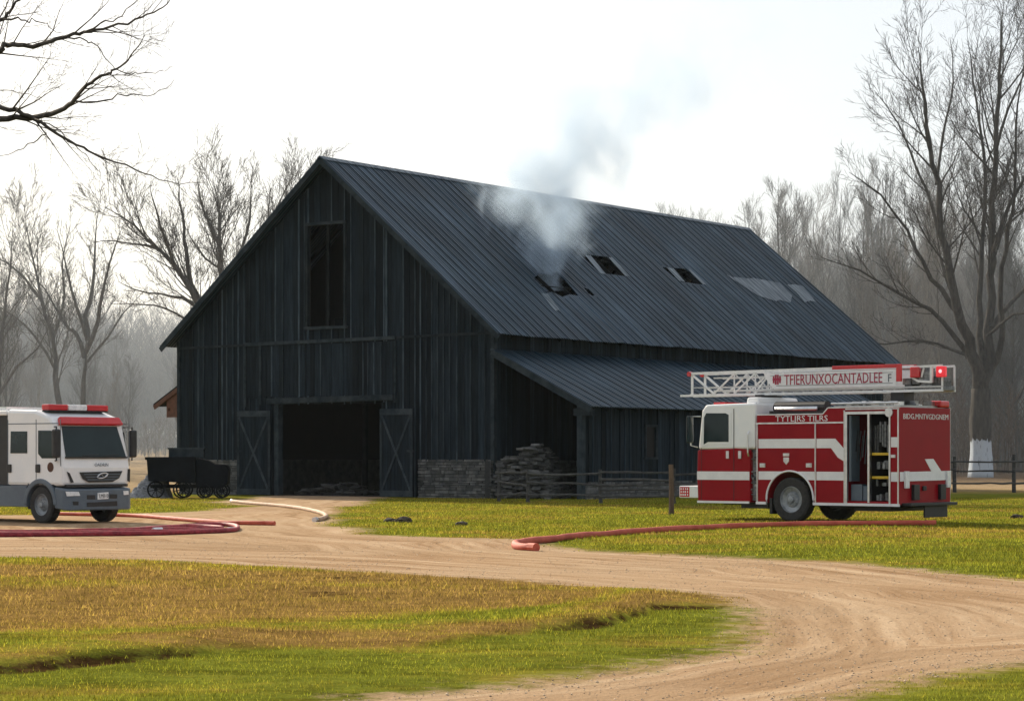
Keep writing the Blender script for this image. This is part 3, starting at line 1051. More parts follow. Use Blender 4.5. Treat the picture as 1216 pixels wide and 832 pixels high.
t = MB(); t.box(-1.5, 1.4, -.45, -.35, .42, .56); t.box(-1.5, 1.4, .35, .45, .42, .56); t.build('chassis', M['wagon'], wg)
def spoked_wheel(x, y, r, parent):
    t = MB()
    t.lathe([(-.05, r - .06), (-.05, r), (.05, r), (.05, r - .06), (-.05, r - .06)], (0, 0, 0), 20)
    t.lathe([(-.09, .0), (-.09, .07), (.09, .07), (.09, .0)], (0, 0, 0), 10)
    for k in range(8):
        a = k * math.pi / 4 + .2
        t.beam((.05 * math.cos(a), 0, .05 * math.sin(a)), ((r - .05) * math.cos(a), 0, (r - .05) * math.sin(a)), .03, .03)
    o = t.build('wheel', M['wagon'], parent, loc=(x, y, r)); return o
for x, r in ((-1.25, .36), (-.2, .36), (.7, .30), (1.4, .30)):
    for y in (-.66, .66):
        spoked_wheel(x, y, r, wg)
t = MB(); t.box(-.80, .62, -.45, .45, 0, .32); t.box(-.84, .66, -.49, .49, .32, .39, 1.3)
o = t.build('storage_chest', M['trim'], None, bevel=.01); o.location = (-13.35, 93.5, 1.69); o.rotation_euler = (0, 0, R(3))
tag(o, 'flat grey chest with lid lying on top of the black wagon', 'chest')
bm = bmesh.new(); bmesh.ops.create_grid(bm, x_segments=70, y_segments=50, size=1)
for v in bm.verts:
    x, y = v.co.x, v.co.y
    h = max(0, 1 - abs(y) ** 2) * 1.35 * max(0, (x + 1) / 2) ** .9 * (1 if x < .6 else max(0, (1 - x) / .4))
    n = float(fbm(np.array([x * 5. + y * 3]), np.array([y * 11. + x * 4]), 4)[0]) * 1.6 - .3
    v.co = Vector((x * .95, y * .55, max(-.02, h * (.40 + 1.1 * n) - .02)))
me = bpy.data.meshes.new('netting'); bm.to_mesh(me); bm.free(); me.materials.append(M['tarp'])
me.polygons.foreach_set('use_smooth', [True] * len(me.polygons))
a_ = me.attributes.new('tint', 'FLOAT', 'FACE'); a_.data.foreach_set('value', [1.0] * len(me.polygons))
o = bpy.data.objects.new('netting_heap', me); COL.objects.link(o); o.location = (-15.1, 93.9, 0)
o.scale = (1.05, 1, 1)
tag(o, 'crumpled heap of grey netting lying on the ground left of the black wagon', 'netting')
# ------------------------------------------------------------ vehicle helpers
def lettering(body, size, mat, parent, origin, ex, ey, depth=.008, width=None, name='lettering'):
    """ex: reading direction, ey: up direction, in the parent's space"""
    cu = bpy.data.curves.new(name, 'FONT')
    cu.body = body
    cu.size = size
    cu.extrude = depth / 2
    cu.resolution_u = 2
    tmp = bpy.data.objects.new(name, cu)
    COL.objects.link(tmp)
    bpy.context.view_layer.update()
    me = bpy.data.meshes.new_from_object(tmp.evaluated_get(bpy.context.evaluated_depsgraph_get()))
    bpy.data.objects.remove(tmp)
    me.name = name
    me.materials.clear()
    me.materials.append(mat)
    a = me.attributes.new('tint', 'FLOAT', 'FACE')
    a.data.foreach_set('value', [1.0] * len(me.polygons))
    xs = [v.co.x for v in me.vertices]
    sx = (width / (max(xs) - min(xs))) if width else 1
    ex, ey = Vector(ex).normalized(), Vector(ey).normalized()
    ez = ex.cross(ey)
    for v in me.vertices:
        c = v.co.copy()
        v.co = Vector(origin) + ex * ((c.x - min(xs)) * sx) + ey * c.y + ez * c.z
    o = bpy.data.objects.new(name, me)
    COL.objects.link(o)
    o.parent = parent
    return o

def wheel(parent, x, y, r, w, side, rimr=.55):
    """side = +1: outer face towards +y"""
    t = MB()
    prof = [(-w / 2, r * .62), (-w / 2, r * .93), (-w / 2 + .04, r), (w / 2 - .04, r), (w / 2, r * .93), (w / 2, r * .62), (w / 2 - .06, r * rimr), (-w / 2 + .06, r * rimr), (-w / 2, r * .62)]
    t.lathe(prof, (0, 0, 0), 40)
    for k in range(40):   # tread blocks
        a = k * 2 * math.pi / 40
        t.beam((r * math.cos(a), -w / 2 + .03, r * math.sin(a)), (r * math.cos(a + .05), w / 2 - .03, r * math.sin(a + .05)), .05, .016, up=(math.cos(a), 0, math.sin(a)), tint=.7)
    o = t.build('wheel', M['tyre'], parent, loc=(x, y, r + .006))
    s = side
    t = MB()
    f = w / 2
    t.lathe([(s * (f - .02), r * .62), (s * (f - .01), r * .58), (s * (f - .07), r * .54), (s * (f - .10), r * .36), (s * (f - .05), r * .30), (s * (f - .05), r * .17), (s * (f + .02), r * .14), (s * (f + .03), 0)], (0, 0, 0), 32)
    for k in range(10):
        a = k * 2 * math.pi / 10
        c = (math.cos(a) * r * .235, s * (f - .05), math.sin(a) * r * .235)
        t.tube([c, (c[0], s * (f - .01), c[2])], .018, 6)
    t.build('rim', M['rim'], o, smooth=False)
    return o

# ------------------------------------------------------------ red ladder engine
TH = R(42)
T0 = Vector((9.97, 58.2, 0))
TROT = math.atan2(math.sin(TH), -math.cos(TH))
TW = 2.5
hw = TW / 2
root = T0 + Vector((math.sin(TH), math.cos(TH), 0)) * hw
fe = thing('fire_engine', 'red and white ladder fire engine with an open equipment bay, parked on the grass', 'fire engine', root, TROT)
TM = Matrix.Translation(root) @ Matrix.Rotation(TROT, 4, 'Z')
TI = TM.inverted()
def th(pxx, py, y=hw):
    o = TI @ Vector((0, 0, CAMH)); d = (TI @ wpt(pxx, py, 60.0)) - o
    t = (y - o.y) / d.y
    p = o + d * t
    return (p.x, p.z)
def trr(pxx, py, x=0.0):
    o = TI @ Vector((0, 0, CAMH)); d = (TI @ wpt(pxx, py, 60.0)) - o
    t = (x - o.x) / d.x
    p = o + d * t
    return (p.y, p.z)
def side_plate(pts, y0, th_, mat, name, par, bevel=0, tint=1.0):
    t = MB(); t.prism([(x, y0, z) for x, z in pts], (0, th_, 0), tint); return t.build(name, mat, par, bevel=bevel)

AX, AZ, AR = 3.41, .60, .74
WR = .59
SK = .50     # skirt height
BT0, BT1 = 2.86, 3.02
arch = [(AX + AR * math.cos(a), AZ + AR * math.sin(a)) for a in [math.pi * k / 20 for k in range(21)]]  # from front to rear
c0, c1 = .28, 1.64
bf = 4.50
# body shell: front block with the wheel arch, rear block, floor, roof and back of the open bay
prof = [(c1, SK), (AX - AR, SK)] + arch[::-1][0:] + [(AX + AR, SK), (bf, SK), (bf, BT0), (2.36, BT0), (2.20, BT1), (c1, BT1)]
body = MB()
body.prism([(x, -hw, z) for x, z in prof], (0, TW, 0))
body.box(0, c0, -hw, hw, SK, BT1)
body.box(c0, c1, -hw, hw, BT1 - .1, BT1)
body.box(c0, c1, -hw, hw, SK, SK + .08)
body.box(c0, c1, -hw, .25, SK + .08, BT1 - .1)
bo = body.build('body', M['red'], fe, bevel=.012)
# white trim arc, skirt, panel joints
for sgn in (1, -1):
    t = MB(); t.tube([(AX + (AR + .02) * math.cos(a), sgn * (hw + .012), AZ + (AR + .02) * math.sin(a)) for a in [math.pi * k / 24 - .14 * (1 - k / 12) for k in range(25)]], .028, 6); t.build('wheel_arch_trim', M['stripe'], bo, smooth=True)
for sgn in (1, -1):
    a, b = sorted((sgn * (hw + .003), sgn * (hw + .045)))
    t = MB(); t.box(-.02, AX - AR - .02, a, b, SK - .04, SK + .03); t.build('skirt_rail', M['stripe'], bo)
    t = MB(); t.box(AX + AR + .02, bf, a, b, SK - .04, SK + .03); t.build('skirt_rail', M['stripe'], bo)
def xq(p): return th(p, 540)[0]
t = MB()
for sgn in (1, -1):
    a, b = sorted((sgn * (hw + .002), sgn * (hw + .022)))
    for p in (899.5, 968.5, 1003.0, 1066.8):
        x = xq(p); t.box(x - .018, x + .018, a, b, SK + .03, (2.62 if p < 1003 else BT1 - .06))
    t.box(xq(1002), xq(898), a, b, 2.62, 2.66)
    t.box(-.0, c1, a, b, BT1 - .05, BT1 - .02)
t.build('door_trim', M['chrome'], bo)
# roof edge rail following the step
t = MB()
for sgn in (1, -1):
    y = sgn * (hw - .02)
    t.beam((bf, y, BT0 + .012), (2.36, y, BT0 + .012), .05, .03); t.beam((2.36, y, BT0 + .012), (2.20, y, BT1 + .012), .05, .03); t.beam((2.20, y, BT1 + .012), (0, y, BT1 + .012), .05, .03)
t.build('roof_rail', M['chrome'], bo)
# stripes (same on the far side)
yo = hw + .002
def stripes(sg):
    y0, d = (hw + .001, .006) if sg > 0 else (-hw - .001, -.006)
    z0, z1 = th(930, 570)[1], th(930, 560)[1]
    z2, z3 = th(930, 532.5)[1], th(930, 521.5)[1]
    class S_:
        def prism(self, *a): t = MB(); t.prism(*a); t.build('stripe', M['stripe'], bo)
        def box(self, *a): t = MB(); t.box(*a); t.build('stripe', M['stripe'], bo)
    s = S_()
    a1 = math.sqrt(max(0, (AR + .05) ** 2 - (z0 - AZ) ** 2)); a2 = math.sqrt(max(0, (AR + .05) ** 2 - (z1 - AZ) ** 2)) if AR + .05 > z1 - AZ else 0
    X899, X968, X1003 = xq(900.8), xq(968.5), xq(1002.2)
    s.prism([(x, y0, z) for x, z in [(X899, z0), (AX + a1, z0), (AX + a2, z1), (X899, z1)]], (0, d, 0))
    s.prism([(x, y0, z) for x, z in [(AX - a1, z0), (X968 + .03, z0), (X968 + .03, z1), (AX - a2, z1)]], (0, d, 0))
    s.box(X1003, X968 - .03, min(y0, y0 + d), max(y0, y0 + d), z0, z1)
    s.box(X968 + .03, X899, min(y0, y0 + d), max(y0, y0 + d), z2, z3)
    xa = xq(992); zb = th(1002, 548)[1]; zc = th(1002, 533)[1]
    s.prism([(x, y0, z) for x, z in [(X968 - .03, z2), (X968 - .03, z3), (xa, z3), (X1003, zc), (X1003, zb), (xq(995), zb + .10), (xq(987), z2)]], (0, d, 0))
    s.box(.03, c0 - .03, min(y0, y0 + d), max(y0, y0 + d), z0 - .02, z1 + .0)
    s.box(.03, c0 - .03, min(y0, y0 + d), max(y0, y0 + d), z2 + .02, z3 + .03)
stripes(1); stripes(-1)
# handles, badge on the near doors
t = MB()
for p in (906, 961): 
    x = xq(p); z = th(p, 553)[1]; t.box(x - .09, x + .09, hw + .002, hw + .03, z - .05, z + .06); t.box(x - .06, x + .06, hw + .03, hw + .05, z - .01, z + .03)
x = xq(934); z = th(934, 546)[1]; t.prism([(x - .09, hw + .002, z + .06), (x + .09, hw + .002, z + .06), (x + .09, hw + .002, z - .05), (x, hw + .002, z - .14), (x - .09, hw + .002, z - .05)], (0, .02, 0))
t.box(x - .10, x + .10, hw + .002, hw + .025, z + .09, z + .17)
x = xq(1061); z = th(1061, 542)[1]; t.box(x - .07, x + .07, hw + .002, hw + .03, z - .04, z + .04)
t.build('handle', M['chrome'], bo, bevel=.006)
lettering('TYTLJRS TILRS', .22, M['stripe'], bo, (xq(921), hw + .006, 2.685), (-1, 0, 0), (0, 0, 1), width=xq(921) - xq(983))
# open bay: frame, divider, inner door, shelves and kit
t = MB()
t.box(c0, c1, hw - .03, hw + .03, BT1 - .17, BT1 - .10, 1.0); t.box(c0 - .02, c0 + .03, hw - .04, hw + .02, SK, BT1 - .1); t.box(c1 - .05, c1 + .01, hw - .04, hw + .02, SK, BT1 - .1)
xm = xq(1031.5); t.box(xm - .03, xm + .03, hw - .08, hw + .01, SK + .05, BT1 - .12)
t.lathe([(-.03, 0), (-.03, .12), (.03, .12), (.03, 0)], (c0 + .02, hw + .01, BT1 - .13), 16)
t.build('bay_frame', M['chrome'], bo)
t = MB(); t.box(c0 + .04, c1 - .06, .26, .3, SK + .09, BT1 - .12); t.box(xm - .02, xm + .02, .3, hw - .1, SK + .09, BT1 - .18); t.build('bay_lining', M['black'], bo)
t = MB(); t.box(c1 - .42, c1 - .08, .9, 1.12, SK + .09, SK + .52); t.box(xm + .05, c1 - .44, .8, 1.10, SK + .09, SK + .48); t.build('storage_bin', M['grey'], bo, bevel=.01)
t = MB(); t.box(c1 - .14, c1 - .07, .8, 1.2, SK + .6, BT1 - .2); t.build('inner_door', M['grey'], bo)
for z in (th(1045, 541)[1], th(1045, 569)[1]):
    t = MB(); t.prism([(c0 + .05, .4, z), (xm - .04, .4, z), (xm - .04, 1.16, z), (c0 + .3, 1.18, z), (c0 + .05, 1.10, z)], (0, 0, .07)); t.build('shelf', M['yellow'], bo, bevel=.01)
t = MB()
for k in range(7):
    x = c0 + .12 + k * .075; z1 = BT1 - .35 - rng.uniform(0, .12); t.box(x, x + .05, .85 + rng.uniform(0, .1), 1.02, z1 - rng.uniform(.5, .75), z1, rng.uniform(.25, 1))
for k in range(9):
    x = xm + .1 + k * .06; z1 = BT1 - .5 - rng.uniform(0, .3); t.tube([(x, .9, z1), (x + rng.uniform(-.03, .03), 1.0, z1 - rng.uniform(.3, .9))], .014, 5, tint=rng.uniform(.1, .6))
t.build('hanging_gear', M['pgrey'], bo)
t = MB()
for k in range(12):
    x = rng.uniform(c0 + .08, xm - .1); z = rng.choice([SK + .1, 1.42, .86 + .12]); h = rng.uniform(.08, .24); t.box(x, x + rng.uniform(.06, .14), .7, 1.0 + rng.uniform(0, .1), z, z + h, rng.uniform(.3, 1.6))
t.build('tool', M['pgrey'], bo, bevel=.008)

# rear face
RXF = -.002
def rear_plate(pts, d, mat, name, tint=1.0):
    t = MB(); t.prism([(RXF, y, z) for y, z in pts], (-d, 0, 0), tint); return t.build(name, mat, bo)
za, zb = trr(1095, 571.5)[1], trr(1095, 560.5)[1]
yl, yr = hw, -hw
rear_plate([(yl - .02, za), (yr + .02, za + .02), (yr + .02, zb + .02), (yl - .02, zb)], .006, M['stripe'], 'stripe')
p = [trr(*q) for q in ((1098, 545.5), (1108, 545.0), (1118, 560.5), (1106, 560.5))]
rear_plate(p, .008, M['stripe'], 'stripe')
a = trr(1079, 489.5)
lettering('BIDG.MNTVGDGNEM', .20, M['stripe'], bo, (-.008, hw - .18, BT1 - .30), (0, -1, 0), (0, 0, 1), width=TW - .3)
for y in (hw - .30, -hw + .16):
    t = MB(); t.box(-.07, -.004, y - .09, y + .09, za - .18, zb + .02); t.build('tail_light', M['lamp'], bo, bevel=.01)
t = MB()
for y in (.55, -.75):
    t.box(-.10, -.004, y - .13, y + .13, .62, 1.02)
t.lathe([(0, 0), (0, .10), (.05, .10), (.05, .06)], (-.05, 0, 0), 16)
t.box(-.05, -.004, .16, -.0, .86, .98)
t.build('rear_fitting', M['black'], bo, bevel=.01)
t = MB(); t.box(-.28, -.004, -hw + .1, hw - .1, SK - .03, SK + .05); t.build('rear_step', M['black'], fe, bevel=.01)
t = MB(); yy = trr(1092, 600)[0]; y2 = trr(1119, 600)[0]; t.box(-.16, -.11, min(yy, y2), max(yy, y2), .16, SK - .031); t.build('mud_flap', M['black'], fe, bevel=.01)
t = MB(); t.box(-.15, -.05, -.3, .3, SK - .04, BT1, .001)
# underbody
t = MB(); t.box(.1, 6.2, -.45, .45, .42, .58); t.box(.5, 1.6, -.9, .9, .32, .50); t.box(1.7, 2.5, -.6, .7, .36, .5); t.box(4.3, 5.2, -.8, 1.0, .34, .5)
t.tube([(AX, -1.05, WR), (AX, 1.05, WR)], .12, 10)
t.build('chassis', M['black'], fe)
t = MB(); t.box(AX + .60, AX + .68, hw - .42, hw - .02, .2, .62); t.build('mud_flap', M['black'], fe)
wheel(fe, AX, hw - .20, WR, .34, 1)
wheel(fe, AX, -hw + .20, WR, .34, -1)

# pump panel between cab and body
t = MB(); t.box(bf + .004, 4.92, -hw + .12, hw - .12, SK + .05, 2.55)
for k in range(26):
    x = bf + .05 + rng.uniform(0, .3); z = SK + .15 + rng.uniform(0, 1.5); r_ = rng.uniform(.02, .05)
    t.tube([(x, hw - .13, z), (x, hw - .03 - rng.uniform(0, .06), z)], r_, 8, tint=rng.uniform(.2, 1.6))
for k in range(5):
    z = SK + .2 + k * .33; t.tube([(bf + .04, hw - .07, z), (bf + .3, hw - .07, z + rng.uniform(-.1, .1))], .02, 6, tint=rng.uniform(.2, 1.5))
t.build('pump_panel', M['pgrey'], fe)
t = MB(); t.tube([(4.74, hw + .04, 1.75), (4.74, hw + .08, 1.85), (4.74, hw + .08, 2.35), (4.74, hw + .04, 2.42)], .022, 6); t.tube([(bf + .1, hw - .1, 2.4), (bf + .1, hw - .1, 3.2)], .03, 6)
t.build('grab_rail', M['chrome'], fe)

# cab
cabf = 6.50
zl = 1.98
lo = MB(); lo.prism([(x, -hw, z) for x, z in [(4.72, SK), (cabf, SK), (cabf + .03, 1.2), (cabf + .01, zl - .06), (5.2, zl), (4.72, zl - .05)]], (0, TW, 0))
cl = lo.build('cab', M['red'], fe, bevel=.03)
up = MB(); up.prism([(x, -hw + .004, z) for x, z in [(4.55, zl - .03), (cabf - .005, zl - .04), (cabf - .13, 3.02), (cabf - .26, 3.17), (4.55, 3.20)]], (0, TW - .008, 0))
cu = up.build('cab_upper', M['white'], fe, bevel=.06)
t = MB(); t.prism([(4.6, -.9, 3.19), (5.05, -.9, 3.19), (5.0, -.9, 3.36), (4.66, -.9, 3.36)], (0, 1.9, 0)); t.build('roof_unit', M['white'], cu, bevel=.05)
t = MB(); t.box(cabf - .75, cabf - .35, -.9, 1.0, 3.175, 3.24); t.build('roof_beacon', M['redlamp'], cu, bevel=.02)
# side windows and doors, both sides
for sg in (1, -1):
    y = sg * (hw + .001)
    def pl(pts, d, mat, name, par, **k): return side_plate(pts, y, sg * d, mat, name, par, **k)
    W_ = [th(*q) for q in ((836, 528), (841, 525), (865.5, 525), (865.5, 493), (862, 491), (839, 491), (836.5, 496))]
    fr = [th(*q) for q in ((833.5, 531), (841, 528), (868, 528), (868, 490), (864, 488), (837.5, 488), (834.5, 494))]
    f_ = pl(fr, .008, M['white'], 'window_frame', cu)
    t = MB(); t.prism([(x, sg * (hw + .010), z) for x, z in W_], (0, sg * .006, 0)); t.build('side_window', M['glass'], cu)
    t = MB()
    a, b = sorted((sg * (hw + .0015), sg * (hw + .006)))
    xd = xq(871.5); t.box(xd - .010, xd + .010, a, b, SK + .05, 3.05); xd2 = xq(833); t.box(xd2 - .007, xd2 + .007, a, b, SK + .05, zl)
    t.build('door_seam', M['black'], cl)
    z0, z1 = th(850, 570)[1], th(850, 560)[1]
    t = MB(); t.box(4.74, cabf + .02, min(sg * (hw + .002), sg * (hw + .010)), max(sg * (hw + .002), sg * (hw + .010)), z0, z1); t.build('stripe', M['stripe'], cl)
    t = MB(); t.box(4.74, cabf, min(sg * (hw + .002), sg * (hw + .03)), max(sg * (hw + .002), sg * (hw + .03)), SK - .03, SK + .03); t.build('skirt_rail', M['stripe'], cl)
    t = MB()
    for pp in (864.5, 879):
        x = xq(pp); z = th(pp, 541)[1]; a, b = sorted((sg * (hw + .002), sg * (hw + .035))); t.box(x - .05, x + .05, a, b, z - .09, z + .12)
    t.build('handle', M['chrome'], cl, bevel=.008)
    # mirrors
    t = MB(); t.tube([(cabf - .1, sg * hw, 2.85), (cabf + .12, sg * (hw + .16), 2.85), (cabf + .12, sg * (hw + .16), 2.05), (cabf, sg * hw, 2.0)], .02, 6)
    mo = t.build('mirror', M['chrome'], cu); t = MB(); t.box(cabf + .06, cabf + .18, min(sg * (hw + .1), sg * (hw + .3)), max(sg * (hw + .1), sg * (hw + .3)), 2.12, 2.86); t.build('mirror_glass', M['glass'], mo, bevel=.03)
# windscreen, grille, headlights, bumper
t = MB(); t.prism([(cabf + .0, -hw + .16, zl + .06), (cabf + .0, hw - .16, zl + .06), (cabf - .11, hw - .2, 2.96), (cabf - .11, -hw + .2, 2.96)], (.012, 0, .002)); t.build('windscreen', M['glass'], cu)
t = MB(); t.box(cabf + .03, cabf + .045, -.6, .6, 1.0, 1.6); t.build('grille', M['chrome'], cl)
for y in (-.95, .95):
    t = MB(); t.box(cabf + .03, cabf + .06, y - .18, y + .18, .85, 1.1); t.build('headlight', M['lamp'], cl, bevel=.01)
t = MB(); xb = th(806, 590)[0]; t.box(cabf - .1, xb, -hw + .02, hw - .02, .60, .93); bp_ = t.build('front_bumper', M['white'], fe, bevel=.02)
t = MB(); t.box(xb - .36, xb - .03, hw - .019, hw - .012, .63, .9); t.build('bumper_label', M['redlamp'], bp_)
t = MB()
for k in range(4):
    for j in range(3):
        x = xb - .32 + k * .075; z = .66 + j * .08; t.box(x, x + rng.uniform(.03, .05), hw - .011, hw - .008, z, z + .05)
t.build('bumper_mark', M['stripe'], bp_)

# deck on the body roof
t = MB()
x1_, x0_ = xq(1000), 0.0
t.box(.1, 2.1, -hw + .12, hw - .12, BT1 + .004, BT1 + .06, .6)
for k in range(34):
    x = rng.uniform(.15, 2.0); y = rng.uniform(-.9, 1.05); w_, h_ = rng.uniform(.06, .3), rng.uniform(.03, .13)
    t.box(x, x + w_, y, y + rng.uniform(.08, .25), BT1 + .06, BT1 + .06 + h_, rng.uniform(.3, 1.4))
t.tube([(.1, hw - .1, BT1 + .12), (2.15, hw - .1, BT1 + .12)], .03, 8)
t.build('deck', M['chrome'], fe)
t = MB(); t.box(2.5, 4.3, -.9, .95, BT0 + .004, BT0 + .12, .6); t.tube([(2.55, .75, BT0 + .2), (4.2, .75, BT0 + .2)], .17, 14); t.build('hose_reel', M['black'], fe, smooth=False)
t = MB(); t.tube([(2.75, .92, BT0 + .16), (4.1, .92, BT0 + .16)], .07, 12); t.build('pipe', M['chrome'], fe, smooth=True)
t = MB(); t.box(-.02, .34, -hw + .04, -hw + .5, BT1 + .02, BT1 + .2, 1); t.build('roof_beacon', M['redlamp'], fe, bevel=.05)
t = MB(); t.box(.5, .9, -.25, .25, BT1 + .06, 3.46); t.box(4.9, 5.1, -.5, .5, 3.2, 3.44); t.build('ladder_support', M['black'], fe)

# ladder
ly = .30
LX0 = th(1131, 450, 0)[0]; LX1 = th(812, 450, ly)[0]
LZB, LZT = 3.46, 4.10
xs_ = th(1066, 450, ly)[0]; xs1 = th(915, 450, ly)[0]
ldr = MB()
for sg in (1, -1):
    y = sg * ly
    ldr.beam((LX0 + .1, y, LZB), (LX1 + .1, y, LZB), .07, .06)
    ldr.beam((LX0 + .1, y, LZB + .10), (LX1 - 2.0, y, LZB + .10), .05, .04, tint=.7)
    ldr.beam((xs_ - .1, y, LZT + .02), (LX1 - .18, y, LZT - .02), .07, .07)
    xa = LX1 - .3
    ldr.beam((xa, y, LZB), (xa, y, LZT - .03), .05, .05)
    ldr.beam((xa, y, LZB + .22), (xs1, y, LZB + .22), .03, .03, tint=.7)
    ldr.beam((xa, y, LZT - .05), (xa - .75, y, LZB + .05), .05, .05)
    x = xa - .75; k = 0
    while x > xs1 + .2:
        nx_ = max(x - .72, xs1)
        ldr.beam((x, y, LZB + .03), (nx_, y, LZT - .05), .04, .04)
        if k: ldr.beam((x, y, LZT - .05), (nx_, y, LZB + .03), .03, .03, tint=.8)
        ldr.beam((nx_, y, LZB), (nx_, y, LZT - .03), .03, .03)
        x = nx_; k += 1
    # second, inner section
    y2_ = sg * (ly - .09)
    ldr.beam((xs1 - .4, y2_, LZB + .12), (LX1 - 1.0, y2_, LZB + .12), .04, .05, tint=.8)
    ldr.beam((xs1 - .4, y2_, LZT - .16), (LX1 - 1.0, y2_, LZT - .16), .04, .04, tint=.8)
x = LX0 + .3
while x < LX1:
    ldr.beam((x, -ly, LZB + .03), (x, ly, LZB + .03), .035, .035, tint=.8); x += .32
L_ = ldr.build('ladder', M['ladder'], fe)
t = MB()
for sg in (1, -1): t.lathe([(-.06, 0), (-.06, .07), (.06, .07), (.06, 0)], (LX1 - .22, sg * ly, LZT - .03), 12)
t.build('roller', M['redlamp'], L_)
for sg in (1, -1):
    y = sg * (ly + .05)
    t = MB()
    e = [(xs_, LZB + .14), (xs_, LZT - .06), (xs1 + .18, LZT - .08), (xs1 + .02, LZB + .30), (xs1 - .18, LZB + .12)]
    t.prism([(x, y, z) for x, z in e], (0, sg * .03, 0)); sp_ = t.build('sign_board', M['stripe'], L_, bevel=.008)
    t = MB(); a, b = sorted((y - sg * .02, y + sg * .04))
    xr = th(990, 440, ly)[0]
    t.box(xs_, xr, a, b, LZT - .03, LZT + .07); t.box(xs_ - .16, xs_ - .005, a - .0, b + .0, LZB + .25, LZT + .07)
    t.build('red_cap', M['redlamp'], L_, bevel=.01)
    t = MB(); a, b = sorted((y + sg * .032, y + sg * .036)); t.box(xs_ + .1, xs1 - .05, a, b, LZT - .15, LZT - .14); t.box(xs_ + .1, xs1 - .25, a, b, LZB + .21, LZB + .222)
    t.build('border_line', M['grey'], sp_)
    # mark and words
    xw = xs1 - .62
    ex = (-1, 0, 0) if sg > 0 else (1, 0, 0)
    if sg > 0:
        lettering('TFIERUNXOCANTADLEE', .40, M['text_dark'], sp_, (xw + .1, y + .036, LZB + .235), ex, (0, 0, 1), width=(xw + .1 - xs_) - .42)
        lettering('F', .3, M['grey'], sp_, (xs_ + .24, y + .036, LZB + .25), ex, (0, 0, 1), width=.10)
        cx = xs1 - .28
    else:
        lettering('TFIERUNXOCANTADLEE', .40, M['text_dark'], sp_, (xs_ + .42, y - .036, LZB + .235), ex, (0, 0, 1), width=(xw + .1 - xs_) - .42)
        cx = xs1 - .28
    t = MB()
    for k in range(4):
        x = cx - .12 + k * .07; a, b = sorted((y + sg * .031, y + sg * .042)); t.box(x, x + .05, a, b, LZB + .25 + .04 * (k in (0, 3)), LZB + .52 - .04 * (k in (0, 3)))
    t.box(cx - .13, cx + .15, *sorted((y + sg * .031, y + sg * .040)), LZB + .36, LZB + .42)
    t.build('emblem', M['text_dark'], sp_)
# gear at the root of the ladder
t = MB()
for k in range(16):
    x = rng.uniform(LX0 + .15, xs_ - .35); w_ = rng.uniform(.1, .35); z = rng.uniform(LZB + .05, LZT - .3)
    t.box(x, x + w_, -ly + .1, ly - .02 - rng.uniform(0, .2), z, z + rng.uniform(.1, .3), rng.uniform(.25, 1.2))
t.box(LX0 + .1, xs_ - .2, -ly, ly, LZB + .0, LZB + .1, .8)
t.build('gearbox', M['pgrey'], L_, bevel=.01)
t = MB()
xr0 = LX0 + .12
for sg in (1, -1):
    y = sg * ly
    t.beam((xr0, y, LZT), (xr0 + .95, y, LZT - .02), .05, .06); t.beam((xr0 + .32, y, LZT), (xr0 + .32, y, LZB + .2), .06, .07)
    t.beam((xr0 + .32, y, LZB + .22), (xr0 + .72, y, LZB + .25), .05, .06); t.beam((xr0 + .72, y, LZB + .25), (xr0 + .98, y, LZT - .25), .04, .05)
    t.beam((xr0 + 1.3, y, LZT), (xs_ - .15, y, LZT), .05, .05); t.beam((xr0 + .55, y, LZT - .05), (xr0 + .62, y, LZB + .35), .03, .04)
    t.beam((xr0, y, LZT), (xr0, y, LZB), .04, .04)
t.build('ladder_cradle', M['ladder'], L_)
for xx, g in ((xr0 - .0, 1), (th(1088, 440, ly)[0], 0)):
    t = MB(); t.box(xx - .12, xx + .14, ly - .05, ly + .1, LZT - .30, LZT - .02); o_ = t.build('warning_light', M['redglow' if g else 'redlamp'], L_, bevel=.03)
    if g: t = MB(); t.lathe([(ly + .102, .05), (ly + .11, .0)], (xx, 0, LZT - .15), 12); t.build('bulb', M['glowcore'], o_)

# ------------------------------------------------------------ white engine on the left
PH = R(50)
C0 = Vector((-11.7, 58.7, 0))
wroot = C0 + Vector((math.cos(PH), math.sin(PH), 0)) * 1.15
wt = thing('white_truck', 'white and grey fire truck with red light bar, parked on dirt at the left edge', 'fire truck', wroot, math.atan2(-math.cos(PH), math.sin(PH)))
WMx = Matrix.Translation(wroot) @ Matrix.Rotation(math.atan2(-math.cos(PH), math.sin(PH)), 4, 'Z')
WI = WMx.inverted()
h2 = 1.15
def ws(pxx, py, y=-h2):
    o = WI @ Vector((0, 0, CAMH)); d = (WI @ wpt(pxx, py, 60.0)) - o; t = (y - o.y) / d.y; p = o + d * t; return (p.x, p.z)
def wf(pxx, py, x=0.0):
    o = WI @ Vector((0, 0, CAMH)); d = (WI @ wpt(pxx, py, 60.0)) - o; t = (x - o.x) / d.x; p = o + d * t; return (p.y, p.z)
WA = ws(48, 600)[0]; WAR, WWR = .55, .48
arch = [(WA + WAR * math.cos(a), WWR + WAR * math.sin(a)) for a in [math.pi * k / 20 for k in range(21)]]
LEN = -7.8
